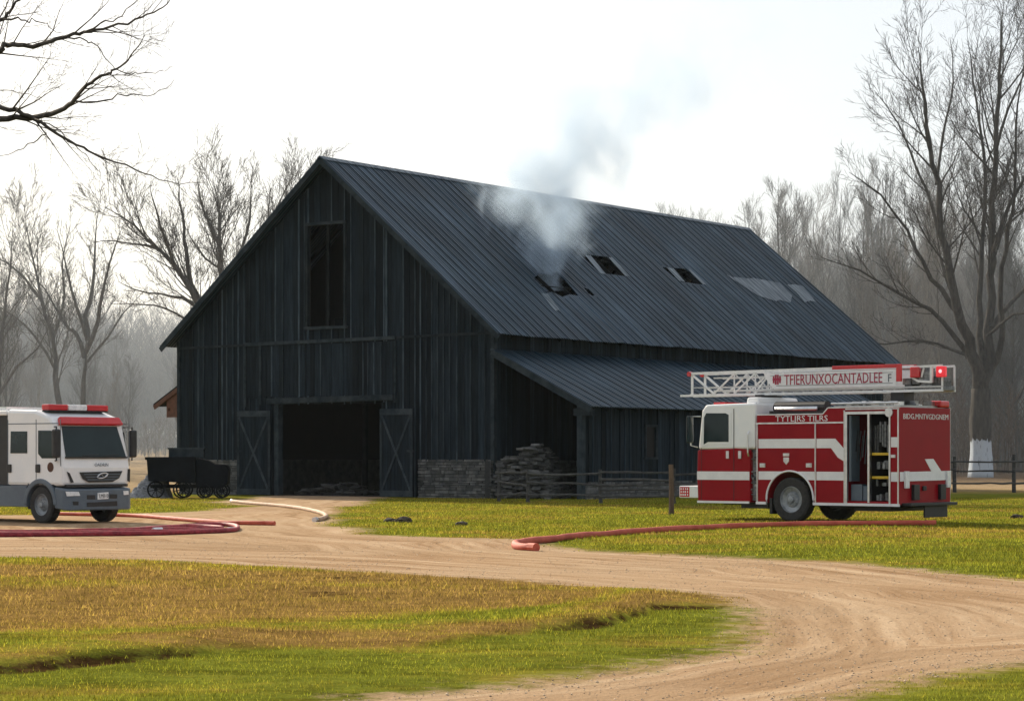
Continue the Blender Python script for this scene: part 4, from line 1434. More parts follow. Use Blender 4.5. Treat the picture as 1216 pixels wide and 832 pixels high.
# upper white cab: rounded front by several slices
def cab_ring(x, inset, z0, z1):
    return [(x, -h2 + inset, z0), (x, h2 - inset, z0), (x, h2 - inset - .04, z1), (x, -h2 + inset + .04, z1)]
op0 = ws(7.5, 540)[0]; op1 = op0 - .65   # dark open doorway in the side
prof = [(-.0, .98), (.02, 1.45), (-.03, 1.72), (-.30, 2.62), (-.50, 2.80), (-1.1, 2.97), (op0, 3.0), (op0, .98)]
t = MB(); t.prism([(x, -h2, z) for x, z in prof], (0, 2 * h2, 0)); cab_ = t.build('cab', M['white'], wt, bevel=.09)
t = MB(); t.box(LEN, op1, -h2, h2, .98, 2.95); t.box(op1, op0, -h2, h2, 2.84, 2.97); t.box(op1, op0, -h2 + 1.2, h2, .98, 2.84); wb = t.build('rear_body', M['white'], wt, bevel=.03)
t = MB(); t.box(op1 + .01, op0 - .01, -h2 + .06, -h2 + 1.19, 1.0, 2.83); t.build('doorway_shade', M['black'], wb)  # black block filling the doorway in place of its inner shade
# lower grey skirt with the wheel arch
prof = [(LEN, .42), (-5.9, .42), (-5.85, .8), (-5.6, 1.02), (-5.2, 1.02), (-4.95, .8), (-4.9, .42), (WA - WAR, .42)] + arch[::-1] + [(WA + WAR, .42), (.02, .36), (.02, .98), (LEN, .98)]
prof = [(LEN, .42), (-6.85, .42)] + [(-6.25 - .6 * math.cos(a), WWR + .55 * math.sin(a)) for a in [math.pi * k / 12 for k in range(1, 12)]] + [(-5.65, .42), (WA - WAR, .42)] + [(x, z) for x, z in arch[::-1] if z < .965] 
aa = math.acos(0)
t = MB()
# two blocks around the front wheel and a fender lip over it
t.prism([(x, -h2 - .01, z) for x, z in [(LEN, .42), (-6.85, .42)] + [(-6.25 - .6 * math.cos(a), WWR + .48 * math.sin(a)) for a in [math.pi * k / 12 for k in range(1, 12)]] + [(-5.65, .42), (WA - WAR - .02, .42), (WA - WAR - .02, .978), (LEN, .978)]], (0, 2 * h2 + .02, 0))
t.build('skirt', M['grey'], wt, bevel=.015)
t = MB()
for sg in (1, -1):
    ro, ri = WAR + .14, WAR
    ps = [(WA + ri * math.cos(a), WWR + ri * math.sin(a)) for a in [math.pi * k / 20 for k in range(21)]]
    pq = [(WA + ro * math.cos(a), WWR + ro * math.sin(a)) for a in [math.pi * k / 20 for k in range(20, -1, -1)]]
    t.prism([(x, sg * (h2 + .035), z) for x, z in ps + pq], (0, -sg * .34, 0))
t.build('fender', M['grey'], wt, bevel=.03)
t = MB(); t.box(WA - WAR, WA + WAR, -h2 + .02, h2 - .02, .98, 1.2); t.box(-1.9, -.35, -.75, .75, .35, .97); t.build('engine_block', M['black'], wt)
# bumper
bx = .16
t = MB(); t.prism([(-.27, -h2 - .02, .40), (bx - .1, -h2 + .02, .34), (bx, -h2 + .16, .34), (bx, h2 - .16, .34), (bx - .1, h2 - .02, .34), (-.27, h2 + .02, .40)], (0, 0, .56))
bm_ = t.build('bumper', M['grey'], wt, bevel=.04)
def fplate(pxs, d, mat, name, par, x=0.0, off=.0):
    t = MB(); t.prism([(x + off, *wf(p[0], p[1], x)) for p in pxs], (d, 0, 0)); return t.build(name, mat, par, bevel=.008)
fplate([(103, 597), (139, 595), (139, 601), (103, 602)], .01, M['black'], 'lower_grille', bm_, bx, .002)
fplate([(103, 588), (113, 588), (113, 593), (103, 593)], .01, M['black'], 'air_slot', bm_, bx, .002)
fplate([(130, 587), (139, 587), (139, 592), (130, 592)], .01, M['black'], 'air_slot', bm_, bx, .002)
lp = fplate([(115.5, 585.5), (128.5, 584.5), (128.5, 592.5), (115.5, 593.5)], .015, M['lamp'], 'license_plate', bm_, bx, .002)
y_, z_ = wf(117.5, 591.5, bx)
lettering('LMB10', .15, M['black'], lp, (bx + .019, y_, z_), (0, 1, 0), (0, 0, 1), depth=.004, width=.30)
fplate([(77.5, 584), (93, 584), (95, 589), (79, 589.5)], .02, M['lamp'], 'headlight', bm_, bx, .003)
fplate([(146, 583), (152, 583), (152.5, 587.5), (146.5, 588)], .02, M['lamp'], 'headlight', bm_, bx, .003)
fplate([(86, 595.5), (93, 595.5), (93, 600), (87, 600)], .012, M['black'], 'fog_lamp', bm_, bx, .003)
# front face
t = MB(); t.box(-.02, .06, -h2 + .12, h2 - .12, .95, 1.02); t.build('front_gap', M['black'], cab_)
wy0, wy1 = -h2 + .14, h2 - .10
nrm = Vector((.90, 0, .27)).normalized()
t = MB(); t.prism([(-.035 + .012, wy0 + .02, 1.74), (-.035 + .012, wy1 - .02, 1.74), (-.285, wy1 - .12, 2.54), (-.285, wy0 + .08, 2.54)], nrm * .015); wsn = t.build('windscreen', M['glass'], cab_)
t = MB()
for y in (-.45, .25):
    t.beam((.0, y, 1.76), (-.03, y + .55, 1.80), .02, .015)
t.box(-.02, .03, wy0, wy1, 1.70, 1.745); t.build('wiper', M['black'], wsn)
t = MB(); t.prism([(-.26, -h2 + .10, 2.55), (-.26, h2 - .08, 2.55), (-.38, h2 - .14, 2.74), (-.38, -h2 + .16, 2.74)], Vector((.12, 0, .06))); t.build('visor', M['redlamp'], cab_, bevel=.03)
t = MB()
for y in (-.5, 0, .5): t.lathe([(0, 0), (0, .02)], (-.2, y, 2.7), 8)
gp = [(94, 561), (145, 559.5), (141, 568), (133, 572.5), (105, 573), (98, 569)]
g = fplate(gp, .02, M['black'], 'grille', cab_, .02, .004)
t = MB()
for k in range(3):
    y0_, z0_ = wf(99 + k * 2, 563.5 + k * 3.2, .02); y1_, _ = wf(143 - k * 3, 563.5 + k * 3.2, .02); t.box(.045, .052, y0_, y1_, z0_ - .012, z0_ + .012)
t.build('grille_bar', M['grey'], g)
y_, z_ = wf(120.5, 565, .02)
t = MB(); rr = []
t.tube([(.062, y_ + .17 * math.cos(a), z_ + .065 * math.sin(a) + .03 * math.cos(a)) for a in [2 * math.pi * k / 20 for k in range(21)]], .014, 6)
t.tube([(.062, y_ - .19, z_ - .04), (.064, y_ - .05, z_ + .05), (.064, y_ + .05, z_ - .05), (.062, y_ + .19, z_ + .05)], .014, 6)
t.build('emblem', M['chrome'], g)
y_, z_ = wf(112, 554, .02)
lettering('OADRIN', .12, M['grey'], cab_, (.034, y_, z_), (0, 1, 0), (0, 0, 1), depth=.004, width=.46)
fplate([(79, 560), (82.5, 562), (87.5, 573), (84, 573.5)], .012, M['black'], 'marker_lamp', cab_, .02, .002)
fplate([(151.5, 557), (154.5, 557), (154, 573), (151, 571)], .012, M['black'], 'marker_lamp', cab_, .02, .002)
# side: doors and windows, both sides
for sg in (-1, 1):
    def wq(pxs, d, mat, name, par, off=.001, bevel=.0):
        t = MB(); t.prism([(ws(p[0], p[1])[0], sg * (h2 + off), ws(p[0], p[1])[1]) for p in pxs], (0, sg * d, 0)); return t.build(name, mat, par, bevel=bevel)
    wq([(45.5, 539), (50, 544.5), (68.5, 544.5), (66, 513), (60, 511.5), (45.5, 511.5)], .010, M['glass'], 'side_window', cab_, bevel=.004)
    wq([(12.5, 538.5), (32.5, 538.5), (32.5, 512.5), (13, 512.5)], .010, M['glass'], 'side_window', cab_, bevel=.004)
    t = MB()
    a, b = sorted((sg * (h2 + .0015), sg * (h2 + .006)))
    for p in (9.5, 33.5, 43, 72):
        x = ws(p, 540)[0]; t.box(x - .012, x + .012, a, b, 1.0 if p != 72 else 1.5, 2.72 if p != 33.5 else 1.05)
    x0_, x1_ = ws(9.5, 540)[0], ws(33.5, 540)[0]; t.box(ws(9.5, 540)[0], ws(70, 540)[0], a, b, 2.60, 2.622)
    t.build('door_seam', M['grey'], cab_)
    for p in (11.5, 45.5):
        x, z = ws(p, 556); t = MB(); t.box(x - .09, x + .09, min(sg * (h2 + .002), sg * (h2 + .04)), max(sg * (h2 + .002), sg * (h2 + .04)), z - .12, z + .10); t.build('door_handle', M['black'], cab_, bevel=.02)
    x, z = ws(60, 555); t = MB(); t.lathe([(sg * (h2 + .001), 0), (sg * (h2 + .001), .13), (sg * (h2 + .005), .13), (sg * (h2 + .005), 0)], (x, 0, z), 16)
    t.build('door_badge', M['rust'], cab_)
    # mirror
    t = MB(); t.tube([(-.28, sg * h2, 2.52), (-.05, sg * (h2 + .12), 2.53), (-.05, sg * (h2 + .12), 1.64), (-.25, sg * h2, 1.64)], .022, 6)
    mm = t.build('mirror', M['black'], cab_); t = MB(); t.box(-.12, .04, min(sg * (h2 + .02), sg * (h2 + .24)), max(sg * (h2 + .02), sg * (h2 + .24)), 1.72, 2.46); t.build('mirror_head', M['black'], mm, bevel=.05)
for sg in (1, -1):
    wheel(wt, WA, sg * (h2 - .17), WWR, .30, sg)
    wheel(wt, -6.25, sg * (h2 - .17), WWR, .30, sg)
# light bar and roof fittings
lbx = -.85
t = MB(); t.box(lbx - .14, lbx + .14, -1.0, 1.0, 2.93, 2.965); lb = t.build('light_bar', M['black'], wt, bevel=.01)
for a, b, m_ in ((-1.0, -.36, 'redlamp'), (-.34, .28, 'lamp'), (.30, 1.0, 'redlamp')):
    t = MB(); t.box(lbx - .16, lbx + .16, a, b, 2.966, 3.12); t.build('lamp_lens', M[m_], lb, bevel=.03)
t = MB()
for y in (-.9, .9): t.beam((-2.6, y, 3.06), (LEN + .3, y, 3.06), .04, .04)
x = -2.6
while x > LEN + .3:
    t.beam((x, -.9, 3.06), (x, .9, 3.06), .03, .03); t.beam((x, -.9, 2.94), (x, -.9, 3.06), .03, .03); t.beam((x, .9, 2.94), (x, .9, 3.06), .03, .03); x -= .6
t.build('roof_rack', M['chrome'], wt)

# ------------------------------------------------------------ hoses
def hose(pxs, r, mat, label, name='fire_hose', group=None, z_extra=0.0, coup=True, world=None):
    """centre line given by ground points; smooth spline through them"""
    P_ = [gpt(*p) for p in pxs] if world is None else world
    P_ = [Vector((p[0], p[1], 0)) for p in P_]
    pts = []
    for i in range(len(P_) - 1):
        p0, p1, p2, p3 = P_[max(i - 1, 0)], P_[i], P_[i + 1], P_[min(i + 2, len(P_) - 1)]
        n = max(3, int((p2 - p1).length / .35))
        for k in range(n):
            q = k / n
            pts.append(.5 * ((2 * p1) + (-p0 + p2) * q + (2 * p0 - 5 * p1 + 4 * p2 - p3) * q * q + (-p0 + 3 * p1 - 3 * p2 + p3) * q ** 3))
    pts.append(P_[-1])
    zz = gz(np.array([p.x for p in pts]), np.array([p.y for p in pts]))
    pp = [Vector((p.x, p.y, zz[i] + r * .85 + z_extra)) for i, p in enumerate(pts)]
    o0 = pp[0].copy(); o0.z = 0
    t = MB(); t.tube([p - o0 for p in pp], [r * (1 + .08 * math.sin(i * .9)) for i in range(len(pp))], 10)
    o = t.build(name, mat, None, smooth=True); o.location = o0
    if coup:
        for e, f in ((0, 1), (-1, -2)):
            d_ = (pp[e] - pp[f]).normalized()
            t = MB(); t.tube([pp[e] - o0 - d_ * .05, pp[e] - o0 + d_ * .2], r * 1.12, 10); t.build('coupling', M['chrome'] if mat is not M['hose_orange'] else mat, o)
    return tag(o, label, 'hose', group)

hose([(1102, 624.5), (1060, 624.5), (990, 625), (900, 627), (800, 632), (720, 638), (655, 644.5), (618, 648.5), (612, 651), (618, 653), (630, 654)], .075, M['hose_orange'], 'long orange red hose curving from the fire engine wheels over grass to the road edge')
hose([(276, 597), (300, 599.5), (330, 602), (355, 605), (378, 610), (387, 614.5), (383, 618), (375, 619.5)], .062, M['hose_tan'], 'tan hose curling over the grass just before the open barn doors')
hose([(318, 624), (290, 623.5), (260, 622.5), (215, 619), (160, 614.5), (100, 613), (60, 612)], .06, M['hose_orange'], 'thin faded red hose lying straight on the dirt behind the white truck')
hose([(-60, 635), (0, 634.5), (60, 634), (130, 632.5), (190, 629.5), (240, 625.5), (272, 625.5), (282, 628.5), (276, 632), (240, 634), (180, 636), (100, 637), (0, 638), (-60, 639)], .058, M['hose_red'], 'outermost crimson hose doubled back in a long flat loop by the white truck', coup=False)
hose([(272, 631), (240, 631.8), (190, 633), (120, 634.2), (60, 635.2), (-10, 636)], .05, M['hose_red'], 'crimson hose lying straight in the middle of the long flat hose loop')
hose([(160, 631), (200, 627.5), (240, 627.2), (264, 628.8), (240, 629.8), (190, 631.2)], .05, M['hose_red'], 'short crimson hose curled inside the tip of the long flat loop')

# clods of soil and a few bits on the grass
def clod(px_, py_, s, label):
    x, y = gpt(px_, py_)
    bm = bmesh.new(); bmesh.ops.create_icosphere(bm, subdivisions=3, radius=1)
    for v in bm.verts:
        n = float(fbm(np.array([v.co.x * 2 + px_]), np.array([v.co.y * 2 + v.co.z * 3]), 3)[0])
        v.co *= (.6 + .8 * n); v.co.x *= s; v.co.y *= s * .7; v.co.z *= s * .5
    me = bpy.data.meshes.new('soil_clod'); bm.to_mesh(me); bm.free(); me.materials.append(M['clod'])
    a = me.attributes.new('tint', 'FLOAT', 'FACE'); a.data.foreach_set('value', [1.0] * len(me.polygons))
    o = bpy.data.objects.new('soil_clod', me); COL.objects.link(o); o.location = (x, y, gzf(x, y) + s * .1)
    tag(o, label, 'clod', 'dark clods of soil on the grass')
clod(463, 620, .18, 'left one of two dark soil clods on the grass before the barn')
clod(478, 620.5, .24, 'right one of two dark soil clods on the grass before the barn')
clod(548, 624, .16, 'small dark soil clod on the grass between the barn clods and the orange hose')
clod(1208, 616, .2, 'dark soil clod on the grass at the right edge beyond the fire engine')
# ------------------------------------------------------------ bare trees
class TreeGen:
    def __init__(self, seed, rmin=.012, up=.10, dens=1.0, spread=1.0, maxl=5, tw=1.0, lmin=.3, kl=.45):
        self.kl = kl
        self.lmin = lmin
        self.r = random.Random(seed)
        self.rmin, self.up, self.dens, self.spread, self.maxl, self.tw = rmin, up, dens, spread, maxl, tw
        self.poly = []   # (points, radii, level)

    def rvec(self):
        r = self.r
        return Vector((r.gauss(0, 1), r.gauss(0, 1), r.gauss(0, 1)))

    def kids(self, pts, rad, level, length, t0=.25, n=None):
        if level >= self.maxl: return
        r = self.r
        n = n if n is not None else int(max(2, ((2.6 if level > 2 else 3.2) + length * 1.0 * self.tw) * self.dens))
        n = min(n, 30)
        k = len(pts) - 1
        for i in range(n):
            t = t0 + (1 - t0) * (i + r.random()) / n
            f = min(t * k, k - .001)
            j = int(f); q = f - j
            p = pts[j].lerp(pts[j + 1], q)
            d = (pts[j + 1] - pts[j]).normalized()
            rr = rad[j] * (1 - q) + rad[j + 1] * q
            side = d.cross(self.rvec()).normalized()
            a = r.uniform(.40, .95) * self.spread
            nd = (d * math.cos(a) + side * math.sin(a)).normalized()
            L_ = length * r.uniform(.38, .66) * (1.12 - .45 * t)
            L_ = max(L_, self.lmin * .85)
            cr = max(self.rmin, min(rr * r.uniform(.42, .66), L_ * .014))
            if L_ > self.lmin: self.grow(p, nd, L_, cr, level + 1)

    def grow(self, p, d, L_, rad, level):
        r = self.r
        n = 5 if L_ > 2 else (4 if L_ > .8 else 3)
        pts, rs = [p.copy()], [rad]
        d = d.copy()
        for i in range(n):
            d = (d + self.rvec() * .085 + Vector((0, 0, 1)) * self.up * (.75 if level > 2 else 1.2)).normalized()
            p = p + d * (L_ / n)
            pts.append(p.copy())
            rs.append(max(self.rmin * .7, rad * (1 - .86 * (i + 1) / n)))
        self.poly.append((pts, rs, level))
        self.kids(pts, rs, level, L_)

    def limb(self, pts, rads, level=0, t0=.3, n=None):
        """hand placed limb, refined with small kinks"""
        P_, R_ = [], []
        for i in range(len(pts) - 1):
            m = max(2, int((pts[i + 1] - pts[i]).length / 1.2))
            m = min(m, 6)
            p0, p1, p2, p3 = pts[max(i - 1, 0)], pts[i], pts[i + 1], pts[min(i + 2, len(pts) - 1)]
            for k in range(m):
                q = k / m
                c = .5 * ((2 * p1) + (-p0 + p2) * q + (2 * p0 - 5 * p1 + 4 * p2 - p3) * q * q + (-p0 + 3 * p1 - 3 * p2 + p3) * q ** 3)
                if i or k: c = c + self.rvec() * min(.10, .3 * (rads[i] + .04))
                P_.append(c); R_.append(rads[i] * (1 - q) + rads[i + 1] * q)
        P_.append(pts[-1]); R_.append(rads[-1])
        self.poly.append((P_, R_, level))
        L_ = sum((P_[i + 1] - P_[i]).length for i in range(len(P_) - 1))
        self.kids(P_, R_, level, L_ * self.kl, t0=t0, n=n)

def poly_mesh(polys, name, mat):
    V, Fq, off = [], [], 0
    for pts, rs, lv in polys:
        rm = rs[0]
        n = 10 if rm > .25 else (7 if rm > .1 else (5 if rm > .045 else 3))
        P = np.array([tuple(p) for p in pts]); k = len(P)
        Rr = np.array(rs)
        T = np.gradient(P, axis=0); T /= np.linalg.norm(T, axis=1)[:, None] + 1e-9
        ref = np.array([0.12, 1.0, 0.05])
        A = np.cross(T, ref); A /= np.linalg.norm(A, axis=1)[:, None] + 1e-9
        B = np.cross(T, A)
        an = np.arange(n) * 2 * math.pi / n
        V.append((P[:, None, :] + Rr[:, None, None] * (A[:, None, :] * np.cos(an)[None, :, None] + B[:, None, :] * np.sin(an)[None, :, None])).reshape(-1, 3))
        i = np.arange(k - 1)[:, None] * n; j = np.arange(n)[None, :]; j2 = (j + 1) % n
        Fq.append((np.stack([i + j, i + j2, i + n + j2, i + n + j], -1).reshape(-1, 4)) + off)
        off += k * n
    V = np.concatenate(V); Fq = np.concatenate(Fq)
    me = bpy.data.meshes.new(name)
    me.vertices.add(len(V)); me.vertices.foreach_set('co', V.reshape(-1).astype(np.float32))
    me.loops.add(Fq.size); me.loops.foreach_set('vertex_index', Fq.reshape(-1).astype(np.int32))
    me.polygons.add(len(Fq)); me.polygons.foreach_set('loop_start', np.arange(0, Fq.size, 4, dtype=np.int32))
    me.update(calc_edges=True)
    me.polygons.foreach_set('use_smooth', [True] * len(Fq))
    a = me.attributes.new('tint', 'FLOAT', 'FACE'); a.data.foreach_set('value', np.ones(len(Fq), np.float32))
    me.materials.append(mat)
    return me

def tree_obj(name, tg, label, base, group=None, mat='bark', cat='tree', cut=0, crownmat=None):
    """polys are relative to base"""
    root = thing(name, label, cat, base, 0, group)
    tr = [q for q in tg.poly if q[2] <= cut]
    cr = [q for q in tg.poly if q[2] > cut]
    for nm, qs, mt in (('trunk', tr, mat), ('crown', cr, crownmat or mat)):
        if qs:
            o = bpy.data.objects.new(nm, poly_mesh(qs, nm, M[mt])); COL.objects.link(o); o.parent = root
    return root

LR, LN = .78, 1.25
def px_limb(tg, base, Y, pts, r0, r1, dys=None, level=0, t0=.3, n=None, dy=0.0):
    P_ = []
    k = len(pts)
    for i, p in enumerate(pts):
        off = dy * (i / (k - 1)) ** 1.2
        P_.append(wpt(p[0], p[1], Y + off) - base)
    rads = [LR * r0 * (1 - i / (k - 1)) ** .85 + r1 * .5 for i in range(k)]
    tg.limb(P_, rads, level, t0, int(n * LN) if n else n)

# --- big whitewashed tree on the right
Yr = 152
bz = gzf(31.5, Yr)
base = Vector(wpt(1165, 540, Yr)); base.z = bz
tg = TreeGen(11, rmin=.013, up=.09, dens=1.05, maxl=4, tw=1.0, spread=.9)
k = (base.z - wpt(1165, 572, Yr).z)
def TL(pts, r0, r1=.03, dy=0, t0=.3, n=None, lv=0): px_limb(tg, base, Yr, pts, r0, r1, dy=dy, t0=t0, n=n, level=lv)
TL([(1166, 470), (1163, 445), (1155, 420), (1143, 385), (1131, 340), (1119, 275), (1108, 195), (1098, 125), (1090, 55)], .60, .03, -4, .3, 16)
TL([(1168, 470), (1172, 440), (1175, 395), (1178, 330), (1179, 240), (1185, 140), (1188, 65), (1190, 12)], .50, .03, 2, .3, 16)
TL([(1168, 465), (1165, 420), (1163, 380), (1166, 300), (1170, 205), (1160, 125), (1149, 50)], .34, .03, 5, .3, 14, 1)
TL([(1176, 440), (1190, 405), (1188, 340), (1203, 250), (1206, 150), (1218, 60)], .30, .03, -3, .35, 12, 1)
TL([(1150, 425), (1132, 398), (1105, 368), (1070, 350), (1020, 322), (975, 306)], .24, .03, -6, .3, 13, 1)
TL([(1140, 375), (1118, 345), (1095, 312), (1076, 275), (1045, 232), (1008, 205)], .24, .03, -3, .3, 13, 1)
TL([(1124, 300), (1108, 250), (1090, 205), (1068, 150), (1038, 108)], .17, .03, 3, .25, 10, 1)
TL([(1112, 220), (1120, 160), (1132, 100), (1128, 45)], .13, .03, 2, .2, 8, 1)
TL([(1158, 430), (1130, 414), (1095, 404), (1050, 410), (1010, 400)], .15, .03, -5, .25, 9, 1)
TL([(1178, 390), (1200, 358), (1230, 330), (1280, 296)], .24, .03, 4, .3, 10, 1)
TL([(1180, 300), (1200, 240), (1228, 190), (1260, 130)], .20, .03, 2, .3, 10, 1)
TL([(1183, 180), (1198, 130), (1215, 90), (1230, 40)], .12, .03, -2, .25, 8, 1)
TL([(1172, 400), (1195, 380), (1215, 372), (1250, 378)], .14, .03, -5, .25, 8, 1)
rt = tree_obj('whitewashed_tree', tg, 'tall bare tree with a whitewashed trunk foot standing right of the fire engine', base, cut=0, mat='dark_bark')
t = MB()
zt = wpt(0, 470, Yr).z - base.z
zw = wpt(0, 523, Yr).z - base.z
pp_, rr_ = [], []
for i in range(15):
    z = -.15 + (zt + .6) * i / 14
    pp_.append((.03 * math.sin(z * 1.3), .02 * math.cos(z * 1.1), z)); rr_.append(.71 + .16 * math.exp(-max(z, 0) * 1.4) + .03 * math.sin(z * 2.1) - .02 * max(0, z - 3))
t.tube(pp_, rr_, 26)
t.v = [(x + .05 * math.sin(7 * math.atan2(y, x)) * x, y + .05 * math.sin(7 * math.atan2(y, x)) * y, z) for x, y, z in t.v]
t.build('lower_trunk', lime_mat(zw), rt, smooth=True)

# --- hero trees on the left
LR, LN = .55, 1.7
def hero(name, label, Y, bx, limbs, seed, ys=.88, dens=.95, maxl=4, spread=.85, up=.09, rmin=.016):
    x = (bx - 608) / 2685 * Y
    base = Vector((x, Y, gzf(x, Y)))
    tg = TreeGen(seed, rmin=rmin, up=up, dens=dens, maxl=maxl, spread=spread, kl=.40)
    for pts, r0, dy, t0, n, lv in limbs:
        pts = [(q[0], q[1] if q[1] > 400 else 400 - (400 - q[1]) * ys) for q in pts]
        px_limb(tg, base, Y, pts, r0, .03, dy=dy, t0=t0, n=n, level=lv)
    return tree_obj(name, tg, label, base)
hero('bare_tree', 'bare forked tree standing directly behind the red light bar of the white truck', 172, 99, [
    ([(99, 572), (99, 510), (99, 476), (101, 430), (104, 400)], .62, 0, .6, 3, 0),
    ([(104, 405), (103, 371), (110, 332), (113, 284), (116, 232)], .38, 2, .1, 16, 1),
    ([(101, 420), (116, 380), (121, 342), (131, 299), (146, 250)], .34, -4, .1, 16, 1),
    ([(100, 425), (91, 395), (82, 390), (66, 362), (53, 337), (22, 300)], .30, 3, .1, 15, 1),
    ([(102, 400), (91, 361), (79, 310), (68, 258)], .26, -3, .1, 14, 1),
    ([(104, 430), (128, 400), (146, 370), (170, 340)], .16, 4, .1, 9, 1)], 21, spread=.8)
hero('bare_tree', 'leaning bare tree left of the forked one, above the roof of the white truck', 176, 76, [
    ([(76, 572), (73, 490), (66, 430), (60, 395), (48, 345), (38, 294), (30, 240)], .5, 0, .35, 20, 0),
    ([(62, 405), (76, 360), (74, 300), (84, 250)], .22, 3, .15, 12, 1),
    ([(50, 350), (28, 320), (8, 300), (-15, 290)], .2, -3, .1, 10, 1),
    ([(66, 440), (40, 400), (15, 370), (-20, 350)], .2, 4, .1, 10, 1)], 22, spread=.8)
hero('bare_tree', 'bare tree with low limbs at the left edge of the picture behind the white truck', 168, -6, [
    ([(-6, 572), (-4, 480), (2, 420), (5, 370), (12, 310), (15, 250)], .4, 0, .3, 16, 0),
    ([(-2, 470), (20, 435), (44, 415), (60, 380)], .2, 2, .1, 10, 1),
    ([(0, 430), (-18, 380), (-30, 320), (-34, 270)], .22, -3, .1, 12, 1)], 23, spread=.8)
hero('bare_tree', 'large bare tree sweeping up leftward from behind the left roof slope of the barn', 150, 262, [
    ([(262, 572), (252, 480), (243, 400), (235, 352), (216, 313), (192, 275), (160, 236), (124, 208)], .55, 0, .45, 22, 0),
    ([(236, 355), (227, 318), (220, 270), (219, 240), (214, 198), (210, 162)], .34, 3, .1, 20, 1),
    ([(214, 310), (196, 260), (186, 215), (178, 180)], .22, -3, .1, 13, 1),
    ([(238, 360), (215, 343), (190, 337), (160, 330), (140, 318)], .16, -4, .1, 9, 1),
    ([(242, 395), (222, 375), (196, 358), (170, 352), (135, 352)], .17, 4, .1, 10, 1),
    ([(186, 268), (160, 262), (135, 258), (110, 262)], .12, 2, .1, 8, 1)], 24, ys=.80, spread=.8)
hero('bare_tree', 'round crowned bare tree rising just behind the upper left roof edge of the barn', 156, 268, [
    ([(268, 572), (266, 450), (265, 345), (263, 290), (260, 255), (262, 220), (252, 165)], .5, 0, .5, 20, 0),
    ([(266, 335), (279, 290), (293, 246), (298, 205), (298, 160)], .28, 3, .1, 18, 1),
    ([(262, 270), (248, 235), (238, 200), (234, 160)], .22, -3, .1, 15, 1),
    ([(280, 285), (303, 262), (316, 236), (334, 196), (346, 165)], .2, -2, .1, 15, 1),
    ([(263, 300), (244, 284), (230, 262), (222, 240)], .15, 3, .1, 10, 1)], 25, ys=.80, spread=.8)
hero('bare_tree', 'bare tree whose twigs show just left of the barn peak', 162, 340, [
    ([(340, 572), (338, 400), (338, 300), (340, 240), (350, 195), (356, 165)], .42, 0, .55, 16, 0),
    ([(338, 290), (322, 250), (318, 205), (322, 168)], .2, -3, .1, 12, 1),
    ([(340, 260), (362, 225), (372, 195), (378, 172)], .2, 3, .1, 10, 1)], 26, ys=.76, spread=.8)

# --- near tree outside the left edge whose branches reach into the sky
Yn = 13.0
base = Vector((-5.0, Yn, gzf(-5.0, Yn)))
tg = TreeGen(31, rmin=.0012, up=.04, dens=1.0, maxl=4, spread=.9, tw=7.0, lmin=.05)
def OL(pts, r0, r1, lv=1, t0=.1, n=None, dy=0.0):
    P_ = [wpt(p[0], p[1], Yn + dy * (i / (len(pts) - 1))) - base for i, p in enumerate(pts)]
    k_ = len(P_); rads = [.8 * (r0 + (r1 - r0) * (i / (k_ - 1)) ** .8) for i in range(k_)]
    Pr, Rr = [], []
    for i in range(k_ - 1):
        for q in (0, .25, .5, .75):
            p0, p1, p2, p3 = P_[max(i - 1, 0)], P_[i], P_[i + 1], P_[min(i + 2, k_ - 1)]
            c = .5 * ((2 * p1) + (-p0 + p2) * q + (2 * p0 - 5 * p1 + 4 * p2 - p3) * q * q + (-p0 + 3 * p1 - 3 * p2 + p3) * q ** 3)
            if q: c = c + tg.rvec() * .006
            Pr.append(c); Rr.append(rads[i] * (1 - q) + rads[i + 1] * q)
    Pr.append(P_[-1]); Rr.append(rads[-1])
    tg.poly.append((Pr, Rr, lv))
    L_ = sum((Pr[i + 1] - Pr[i]).length for i in range(len(Pr) - 1))
    tg.kids(Pr, Rr, lv, min(L_ * .42, .75), t0=t0, n=int(.75 * n) if n else int(7 + L_ * 9))
tg.poly.append(([Vector(p) for p in ((0, 0, -.2), (0, 0, .3), (-.03, .02, 1.6), (.02, 0, 3.1), (-.05, 0, 4.4), (.05, 0, 6.0), (0, .1, 8.0))], [.34, .26, .22, .2, .15, .10, .03], 0))
OL([(-418, 250), (-300, 200), (-160, 150), (-60, 105), (-20, 80), (0, 62), (15, 54), (45, 55), (75, 46), (100, 39), (130, 33), (170, 21), (193, 10), (205, -8)], .045, .003, dy=.3, n=26)
OL([(-418, 330), (-260, 220), (-120, 165), (-60, 148), (0, 143), (35, 142), (70, 133), (88, 120), (103, 102), (125, 90), (138, 83), (155, 67), (172, 42)], .045, .003, dy=-.3, n=26)
OL([(-60, 112), (0, 129), (22, 133), (42, 144), (60, 155), (90, 173), (120, 188), (160, 202), (200, 216), (245, 217)], .026, .002, dy=-.5, n=16)
OL([(-418, 120), (-200, 90), (-60, 52), (0, 25), (15, 10), (35, -12)], .04, .006, dy=.4, n=14)
OL([(88, 121), (115, 122), (150, 115), (183, 113), (207, 95)], .010, .002, lv=2, n=8)
OL([(80, 46), (98, 47), (113, 54), (125, 70), (138, 84)], .008, .003, lv=2, n=7)
OL([(137, 84), (160, 87), (185, 88), (205, 80)], .006, .002, lv=2, n=6)
OL([(100, 40), (120, 28), (140, 22), (155, 8), (168, -8)], .009, .002, lv=2, n=8)
OL([(3, 24), (25, 25), (42, 26), (58, 33), (74, 40)], .010, .002, lv=2, n=6)
OL([(55, 158), (40, 170), (15, 182), (-10, 186)], .007, .002, lv=2, n=5)
OL([(44, 145), (65, 152), (88, 172), (105, 188), (120, 206)], .007, .002, lv=2, n=5)
